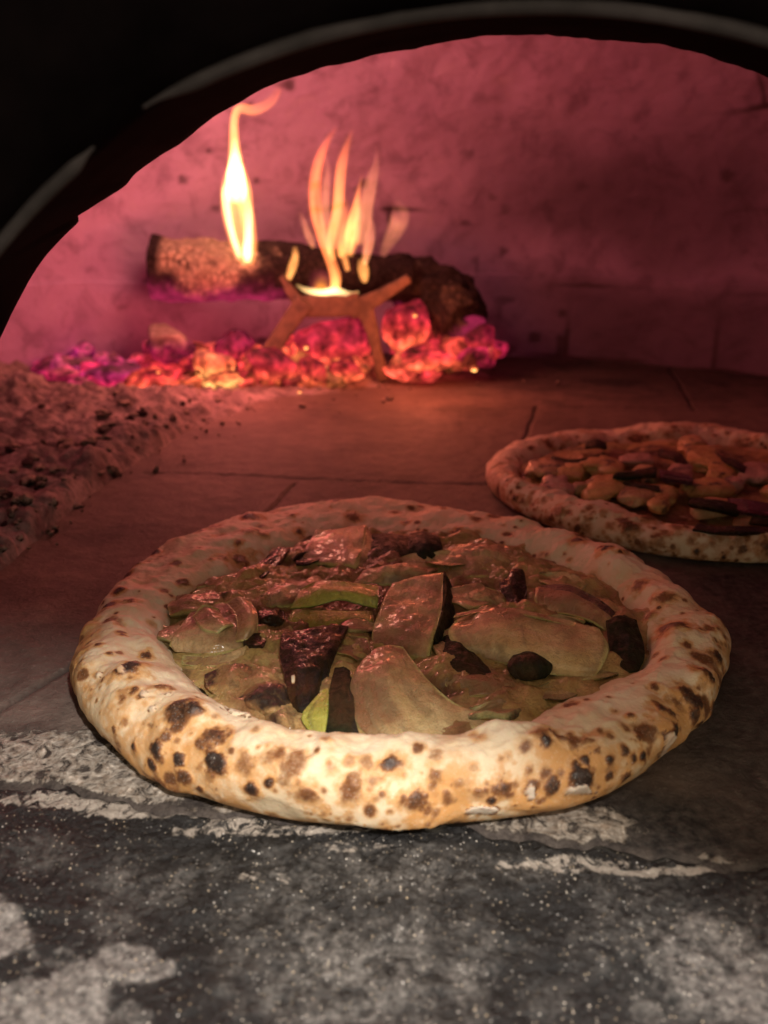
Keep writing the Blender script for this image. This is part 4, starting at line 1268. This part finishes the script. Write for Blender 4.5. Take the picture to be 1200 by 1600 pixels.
# glowing ember bed
items = []
for _ in range(230):
    t_ = rr.random()
    x_ = 85 + 690 * t_
    top = np.interp(x_, [85, 150, 250, 400, 500, 600, 700, 780], [560, 540, 540, 530, 520, 520, 500, 530])
    bot = np.interp(x_, [85, 150, 250, 400, 500, 600, 700, 780], [580, 605, 622, 612, 592, 585, 580, 560])
    if 572 < x_ < 620: continue
    y_ = top + (bot - top) * rr.random() ** .7
    k = (bot - y_) / max(1, bot - top)
    Y = 1.03 + 0.10 * k + np.interp(x_, [85, 250, 780], [-.03, -0.03, .03])
    p = pixd(x_, y_, Y)
    if p[2] < 0: p[2] = 0.004
    hue = np.interp(x_, [85, 200, 260, 400, 560, 640, 780], [.0, .12, .5, .58, .62, .55, .45]) + rr.normal() * .08 + 0.15 * (1 - k)
    glow = np.interp(x_, [85, 180, 300, 560, 700, 780], [.6, .95, 1.1, 1.1, .9, .5]) * rr.uniform(.25, 1.15)
    ash_ = .8 if rr.random() < np.interp(x_, [100, 300, 500], [.6, .35, .1]) else 0
    items.append((p, min(.026, rr.lognormal(-4.3, .38)), int(rr.integers(1e4)), glow * (1 - .5 * ash_), np.clip(hue, 0, .84), ash_ * .7))
lumps_mesh("embers", items, M['ember'], "bed of small glowing embers under the logs", "embers")


def ember(px, py, rp, Y, glow, hue, ash, label, seed, sq=(1, 1, .9), name="ember_lump", hollow=None, grp="large glowing embers"):
    c = pixd(px, py, Y)
    r = rp / F_PX * (Y * CP + .06)
    V, Fs, d = blob_arrays((0, 0, 0), r, seed, 70, 46, 0.30, sq)
    n = fbm(d, 2.2, seed + 7, 4)
    low = sstep(0.7, -0.6, d[:, 2] + 0.5 * n)
    g = glow * (0.35 + 0.9 * low) * (0.75 + .9 * n)
    a = np.clip(ash * sstep(-0.2, 0.6, d[:, 2] + .4 * n), 0, 1)
    g = g * (1 - 0.75 * a)
    hh = np.clip(hue + 0.25 * low - .1 + .15 * n, 0, 1)
    if hollow is not None:
        hd = np.array(hollow) / np.linalg.norm(hollow)
        q = sstep(0.75, 0.93, d @ hd)
        V = V * (1 - 0.45 * q)[:, None]
    zmin = c[2] + V[:, 2].min()
    o = new_mesh(name, V, Fs, M['ember'], attr=np.stack([np.clip(g, 0, 2), hh, a], 1))
    o.location = c
    tag(o, label, "ember", grp)
    return o


ember(262, 538, 36, 1.04, .25, .1, 1.0, "pale ash-coated lump with a dark hollow, standing left of the andiron", 901, (1.1, .9, .85), hollow=(.3, -1, -.1))
ember(328, 572, 32, 1.02, 2.2, .8, .55, "rounded ember with pale top and bright orange heart", 902)
ember(345, 596, 22, 1.0, 2.6, .9, 0, "small orange ember below the pale-topped rounded one", 912, (1.6, 1, .7))
ember(232, 600, 34, 1.00, 1.9, .68, 0, "pink-orange ember at the front edge of the fire, below the ash-coated lump", 903, (1.4, 1, .7))
ember(178, 588, 28, 1.01, .8, .1, .2, "magenta ember near the left end of the fire", 904, (1.4, 1, .7))
ember(125, 572, 26, 1.03, .5, .0, .5, "dim magenta ember at the very left of the fire", 905, (1.4, 1, .6))
ember(368, 542, 26, 1.07, .6, .3, 0, "dark pink ember behind, left of the andiron's sloping leg", 906)
ember(430, 575, 34, 1.02, 1.0, .55, 0, "red ember against the foot of the andiron's sloping leg", 907, (1.2, 1, .8))
ember(520, 545, 58, 1.08, 1.0, .5, 0, "largest red ember, framed between the legs of the andiron", 908, (1.05, .8, .72))
ember(540, 578, 24, 1.03, 1.05, .6, 0, "small red ember beside the andiron's upright leg", 909)
ember(490, 583, 26, 1.02, 1.0, .6, 0, "round red ember in front of the largest red one", 910)
ember(640, 508, 33, 1.09, 1.0, .52, 0, "tall pink ember right of the andiron's upright leg", 911, (1, .8, 1.15))
ember(668, 560, 32, 1.05, 1.7, .6, 0, "pink-red ember under the charred log end at right", 913, (1.5, 1, .6))
ember(752, 532, 22, 1.08, .4, .4, 0, "dim dark pink ember at the right end of the fire", 914, (1.1, .8, 1.1))
for (x_, y_, r_, Y_, lb) in [(247, 582, 4, .985, "tiny orange spark on the left embers"), (468, 612, 4, .975, "tiny orange spark on the floor before the fire"), (741, 577, 7, 1.02, "tiny pink-orange spark at the right of the fire"),
                             (478, 543, 5, 1.0, "tiny spark on the largest red ember"), (648, 493, 5, 1.03, "tiny spark on the tall pink ember")]:
    ember(x_, y_, r_ * .7, Y_, 2.4, .86, 0, lb, 950 + x_, name="spark", grp="sparks in the fire")


def make_log(name, pts, rad, label, seed, attrfn, cat="log", nseg=170, nang=96, endflat=True):
    pts = np.array(pts)
    c = spline(pts, nseg)
    rg = 0.45 if name == 'burning_log' else 1.0
    r = spline(np.array(rad)[:, None], nseg)[:, 0]
    tan = np.gradient(c, axis=0)
    tan /= np.linalg.norm(tan, axis=1)[:, None]
    up = np.array([0, 0, 1.0])
    s = np.cross(tan, up); s /= np.linalg.norm(s, axis=1)[:, None]
    u = np.cross(s, tan)
    rows, T_, A_ = [], [], []
    ang = np.linspace(0, 2 * np.pi, nang, endpoint=False)
    # end caps as rings closing to the axis
    plan = [(0, k) for k in np.linspace(0, 1, 14)[:-1]] + [(i, 1) for i in range(nseg)] + [(nseg - 1, k) for k in np.linspace(1, 0, 14)[1:]]
    for (i, k) in plan:
        kk = k
        rows.append(c[i] + (s[i] * np.cos(ang)[:, None] + u[i] * np.sin(ang)[:, None]) * r[i] * kk)
        T_.append(np.full(nang, i / (nseg - 1))); A_.append(ang)
    P = np.concatenate(rows); T = np.concatenate(T_); An = np.concatenate(A_)
    k = np.repeat([q[1] for q in plan], nang)
    axis = np.repeat(np.array([c[i] for i, _ in plan]), nang, axis=0)
    n = 0.18 * fbm(P, 22, seed, 3) + 0.10 * fbm(P * np.array([.5, 1, 1]), 90, seed + 3, 3, .6)
    blk = 0.06 * np.abs(noise(P, 60, seed + 8))
    P = axis + (P - axis) * (1 + (n - blk) * rg)[:, None]
    P = P + (np.array([1.0, 0, 0]) * (0.006 * rg * fbm(P, 60, seed + 9))[:, None]) * (k < 1)[:, None]
    org = P.mean(0)
    at = attrfn(P, T, np.sin(An), np.cos(An), k)
    o = new_mesh(name, P - org, grid_faces(len(plan), nang, wrap_v=True), M['log'], attr=at)
    o.location = org
    tag(o, label, cat)
    return o


def a_main(P, T, su, cu, k):
    n = fbm(P, 45, 600, 4, .6)
    n2 = fbm(P * np.array([1, .4, 1]), 30, 610, 3)
    ash = sstep(0.50, 0.40, T + 0.07 * n) * sstep(-0.75, -0.1, su + .7 * n2)
    ash *= sstep(0.03, 0.07, T)
    ash = np.maximum(ash, 0)
    low = sstep(-0.35, -0.95, su + .35 * n)
    gl = 0.6 * low * sstep(0.62, 0.45, T) * (k == 1) + 0.10 * sstep(0.1, -.6, su) * (T < .5)
    hot = sstep(0.06, 0.0, np.abs(T - .70)) * sstep(0.3, -.9, su) * 1.6
    gl = np.maximum(gl, hot * (T > .55))
    return np.stack([np.clip(gl, 0, 3), np.clip(ash, 0, 1), np.clip(hot, 0, 1)], 1)


make_log("burning_log", [pixd(238, 418, 1.10), pixd(330, 424, 1.105), pixd(430, 422, 1.11), pixd(520, 428, 1.12), pixd(640, 440, 1.14)], [.040, .039, .036, .031, .028],
         "burning log lying on the andiron, ash-white at its left and charred black at its right", 700, a_main)


def a_right(P, T, su, cu, k):
    n = fbm(P, 45, 630, 4, .6)
    gl = 0.5 * sstep(-0.3, -0.9, su + .5 * n) * sstep(.2, .6, T)
    return np.stack([gl, 0.15 * sstep(0, .6, n), 0 * gl], 1)


make_log("charred_log", [pixd(598, 428, 1.19), pixd(640, 440, 1.18), pixd(690, 470, 1.15), pixd(728, 505, 1.11)], [.026, .036, .042, .034],
         "black charred log end slumping behind the andiron's forked arm", 720, a_right)
make_log("charred_log", [pixd(690, 545, 1.15), pixd(720, 520, 1.12), pixd(735, 492, 1.10)], [.022, .028, .020],
         "short black piece of charcoal standing in the pink embers at right", 740, a_right)


def bar(name, pts, w, t, mat, parent, seed=0):
    """flat iron bar following pts; w = widths (m) in the picture plane, t = depth"""
    c = spline(np.array(pts), 60)
    w = spline(np.array(w)[:, None], 60)[:, 0]
    tan = np.gradient(c, axis=0); tan /= np.linalg.norm(tan, axis=1)[:, None]
    yv = np.array([0, 1.0, 0])
    s = np.cross(tan, yv); s /= np.linalg.norm(s, axis=1)[:, None]
    ang = np.linspace(0, 2 * np.pi, 20, endpoint=False)
    sg = lambda v, e: np.sign(v) * np.abs(v) ** e
    V = c[:, None] + s[:, None] * (sg(np.cos(ang), .35) * 1.0)[None, :, None] * w[:, None, None] / 2 + yv * (sg(np.sin(ang), .35) * t / 2)[None, :, None]
    V[0] = c[0] + (V[0] - c[0]) * .7
    V[-1] = c[-1] + (V[-1] - c[-1]) * .7
    V = np.concatenate([np.repeat(c[:1], 20, 0)[None], V, np.repeat(c[-1:], 20, 0)[None]])
    P = V.reshape(-1, 3)
    P = P + (0.0008 * fbm(P, 60, seed))[:, None]
    o = new_mesh(name, P, grid_faces(62, 20, wrap_v=True), mat)
    parent_keep(o, parent)
    return o


andiron = empty("andiron", tuple(pix(600, 592)))
tag(andiron, "forked iron andiron carrying the burning log over the embers", "andiron")
YA = 1.055
bar("crossbar", [pixd(462, 478, YA), pixd(510, 478, YA), pixd(562, 474, YA)], [.026, .027, .030], .014, M['iron'], andiron, 1)
bar("fork_arm", [pixd(545, 484, YA), pixd(580, 470, YA), pixd(612, 452, YA), pixd(640, 434, YA)], [.026, .020, .014, .011], .0132, M['iron'], andiron, 2)
bar("leg", [pixd(566, 474, YA), pixd(578, 505, YA), pixd(588, 545, YA), pixd(600, 596, YA)], [.028, .018, .013, .017], .0126, M['iron'], andiron, 3)
bar("leg", [pixd(478, 470, YA - .004), pixd(455, 500, YA - .004), pixd(425, 545, YA - .006), pixd(396, 590, YA - .008)], [.026, .022, .021, .019], .012, M['iron'], andiron, 4)
bar("fork_arm", [pixd(470, 476, YA), pixd(452, 452, YA), pixd(440, 432, YA)], [.018, .011, .007], .0115, M['iron'], andiron, 5)


def flame(name, pts, Y, mat, label, seed=0, depth=0.5, wscale=1.0, bright=None, heat=None, core=None, parent=None):
    """closed tapered tongue of burning gas. pts: (px, py, width px) from the tip down"""
    n = 90
    C = spline(np.array([pixd(a, b, Y) for a, b, _ in pts]), n)
    W = np.maximum(spline(np.array([[c] for _, _, c in pts]), n)[:, 0], 0.6) * wscale / F_PX * (Y * CP + .05) * 1.08
    tan = np.gradient(C, axis=0); tan /= np.linalg.norm(tan, axis=1)[:, None]
    yv = np.array([0, 1.0, 0])
    s = np.cross(tan, yv); s /= np.linalg.norm(s, axis=1)[:, None]
    na = 40
    ang = np.linspace(0, 2 * np.pi, na, endpoint=False)
    V = C[:, None] + s[:, None] * np.cos(ang)[None, :, None] * W[:, None, None] / 2 + yv * (np.sin(ang))[None, :, None] * W[:, None, None] / 2 * depth
    V = V.reshape(-1, 3)
    t = np.repeat(np.linspace(0, 1, n), na)
    b = np.interp(t, *zip(*bright)) * sstep(0, .03, t) * sstep(1, .95, t)
    ang_t = np.tile(ang, n)
    sk = np.stack([np.cos(ang_t) * 2.2, np.sin(ang_t) * 2.2, t * 3.0 + seed * 5], 1)
    b = b * np.clip(1 + 0.75 * fbm(sk, 1.3, seed, 3), 0.15, 2) * (0.35 + 0.65 * sstep(0, .35, t))
    h = np.interp(t, *zip(*(heat or [(0, .2), (1, 1)])))
    org = C[-1]
    o = new_mesh(name, V - org, grid_faces(n, na, wrap_v=True), mat, attr=np.stack([np.clip(b, 0, 20), h], 1))
    o.location = org
    if parent is not None:
        o.parent = parent
        o.location = org - np.array(parent.location)
    else:
        tag(o, label, "flame", "flames above the burning log")
    return o


main = [(438, 134, 10), (424, 158, 13), (398, 172, 14), (374, 170, 12), (366, 188, 11), (366, 225, 15), (368, 258, 24), (369, 292, 42), (371, 325, 46), (377, 360, 44), (384, 395, 34), (389, 420, 14)]
f1 = flame("flame", main, 1.055, M['flame'], "tall bright flame on the left whose tip bends right under the arch", 1,
           bright=[(0, .2), (.15, .5), (.3, .8), (.6, 1.1), (.8, .8), (1, .5)], heat=[(0, .2), (.3, .6), (.6, .9), (1, .6)])
flame("flame_core", [(366, 215, 6), (367, 245, 14), (368, 275, 26), (369, 300, 30), (370, 320, 22)], 1.054, M['flame_core'], None, 2, bright=[(0, .3), (.4, 3.0), (.7, 3.2), (1, 0)], heat=[(0, .6), (1, 1)], parent=f1)
flame("flame_edge", [(357, 280, 8), (352, 300, 10), (356, 335, 10), (364, 370, 9), (376, 405, 9)], 1.052, M['flame_core'], None, 3, bright=[(0, .3), (.3, 1.6), (.8, 1.1), (1, .4)], parent=f1)
flame("flame_edge", [(378, 290, 9), (387, 325, 12), (388, 360, 12), (387, 390, 14), (386, 412, 10)], 1.052, M['flame_core'], None, 4, bright=[(0, .2), (.4, .9), (.85, 1.6), (1, .5)], parent=f1)
flame("flame", [(528, 196, 5), (512, 220, 10), (499, 252, 16), (492, 290, 18), (493, 330, 18), (502, 365, 17), (514, 400, 15), (524, 432, 16), (523, 458, 14)], 1.06, M['flame'],
      "slender orange flame curving up from the middle of the log", 5, bright=[(0, .05), (.2, .5), (.5, .75), (.8, .7), (1, 1.4)], heat=[(0, 0), (.5, .25), (.8, .35), (1, 1)])
flame("flame", [(552, 200, 5), (543, 225, 9), (534, 258, 15), (530, 295, 16), (527, 330, 16), (519, 368, 14), (518, 392, 11), (522, 410, 5)], 1.075, M['flame'],
      "thin peach flame just right of the slender curving one", 6, bright=[(0, .05), (.3, .5), (.7, .8), (1, .3)], heat=[(0, .1), (.5, .5), (1, .9)])
flame("flame", [(566, 272, 2), (560, 300, 6), (556, 328, 14), (552, 352, 20), (548, 376, 22), (544, 402, 12)], 1.08, M['flame'],
      "short broad cream flame low between the thin flames", 7, bright=[(0, .2), (.4, .7), (.8, 1.1), (1, .4)], heat=[(0, .4), (1, 1)])
flame("flame", [(590, 230, 3), (588, 255, 9), (580, 285, 18), (572, 320, 22), (566, 355, 24), (560, 385, 10)], 1.10, M['flame_faint'],
      "faint transparent flame behind the short broad one", 8, bright=[(0, .05), (.5, .22), (1, .25)])
flame("flame", [(618, 312, 10), (625, 335, 28), (618, 358, 26), (604, 385, 16), (597, 402, 8)], 1.11, M['flame_faint'],
      "faint dim orange wisp at the right over the charred log", 9, bright=[(0, .05), (.4, .2), (.8, .1), (1, .05)])
flame("flame", [(468, 330, 5), (476, 350, 10), (484, 372, 12), (490, 388, 5)], 1.10, M['flame_faint'], "tiny faint pink wisp left of the slender curving flame", 10, bright=[(0, .1), (1, .3)])
flame("flame", [(505, 232, 3), (512, 262, 8), (509, 300, 14), (508, 340, 16), (512, 375, 12), (516, 400, 6)], 1.085, M['flame_faint'],
      "faint veil of flame between the slender curving flame and the thin peach one", 21, bright=[(0, .05), (.5, .25), (1, .3)])
flame("flame", [(538, 300, 3), (541, 330, 12), (538, 358, 20), (534, 380, 18), (532, 404, 8)], 1.085, M['flame'],
      "low ragged flame filling the gap at the foot of the thin flames", 22, bright=[(0, .1), (.6, .5), (1, .6)], heat=[(0, .3), (1, .8)])
flame("flame", [(575, 330, 3), (580, 352, 10), (577, 376, 16), (572, 400, 12), (570, 415, 5)], 1.09, M['flame_faint'],
      "short faint flame at the right foot of the fire", 23, bright=[(0, .1), (.6, .35), (1, .5)])
flame("flame", [(461, 385, 6), (461, 402, 11), (456, 420, 13), (450, 438, 8)], 1.055, M['flame'], "small yellow tongue licking the front of the log", 11, bright=[(0, .4), (1, .7)], heat=[(0, 1), (1, 1)])
flame("flame", [(564, 404, 8), (567, 418, 16), (569, 432, 14), (570, 442, 6)], 1.08, M['flame'], "small yellow tongue on the charred part of the log", 12, bright=[(0, .5), (1, .6)], heat=[(0, 1), (1, 1)])
flame("flame", [(532, 372, 6), (534, 390, 10), (540, 410, 10), (544, 424, 6)], 1.08, M['flame'], "dim yellow tongue right of the slender flame's foot", 13, bright=[(0, .3), (1, .5)], heat=[(0, .8), (1, .8)])
flame("flame", [(462, 444, 3), (478, 453, 8), (502, 457, 10), (524, 455, 12), (546, 460, 8), (562, 456, 3)], 1.05, M['flame_core'], "bright flat flame running along the underside of the log", 14,
      bright=[(0, .4), (.3, 1.1), (.6, 1.5), (.8, .8), (1, .3)], heat=[(0, .2), (.5, .9), (1, .2)])
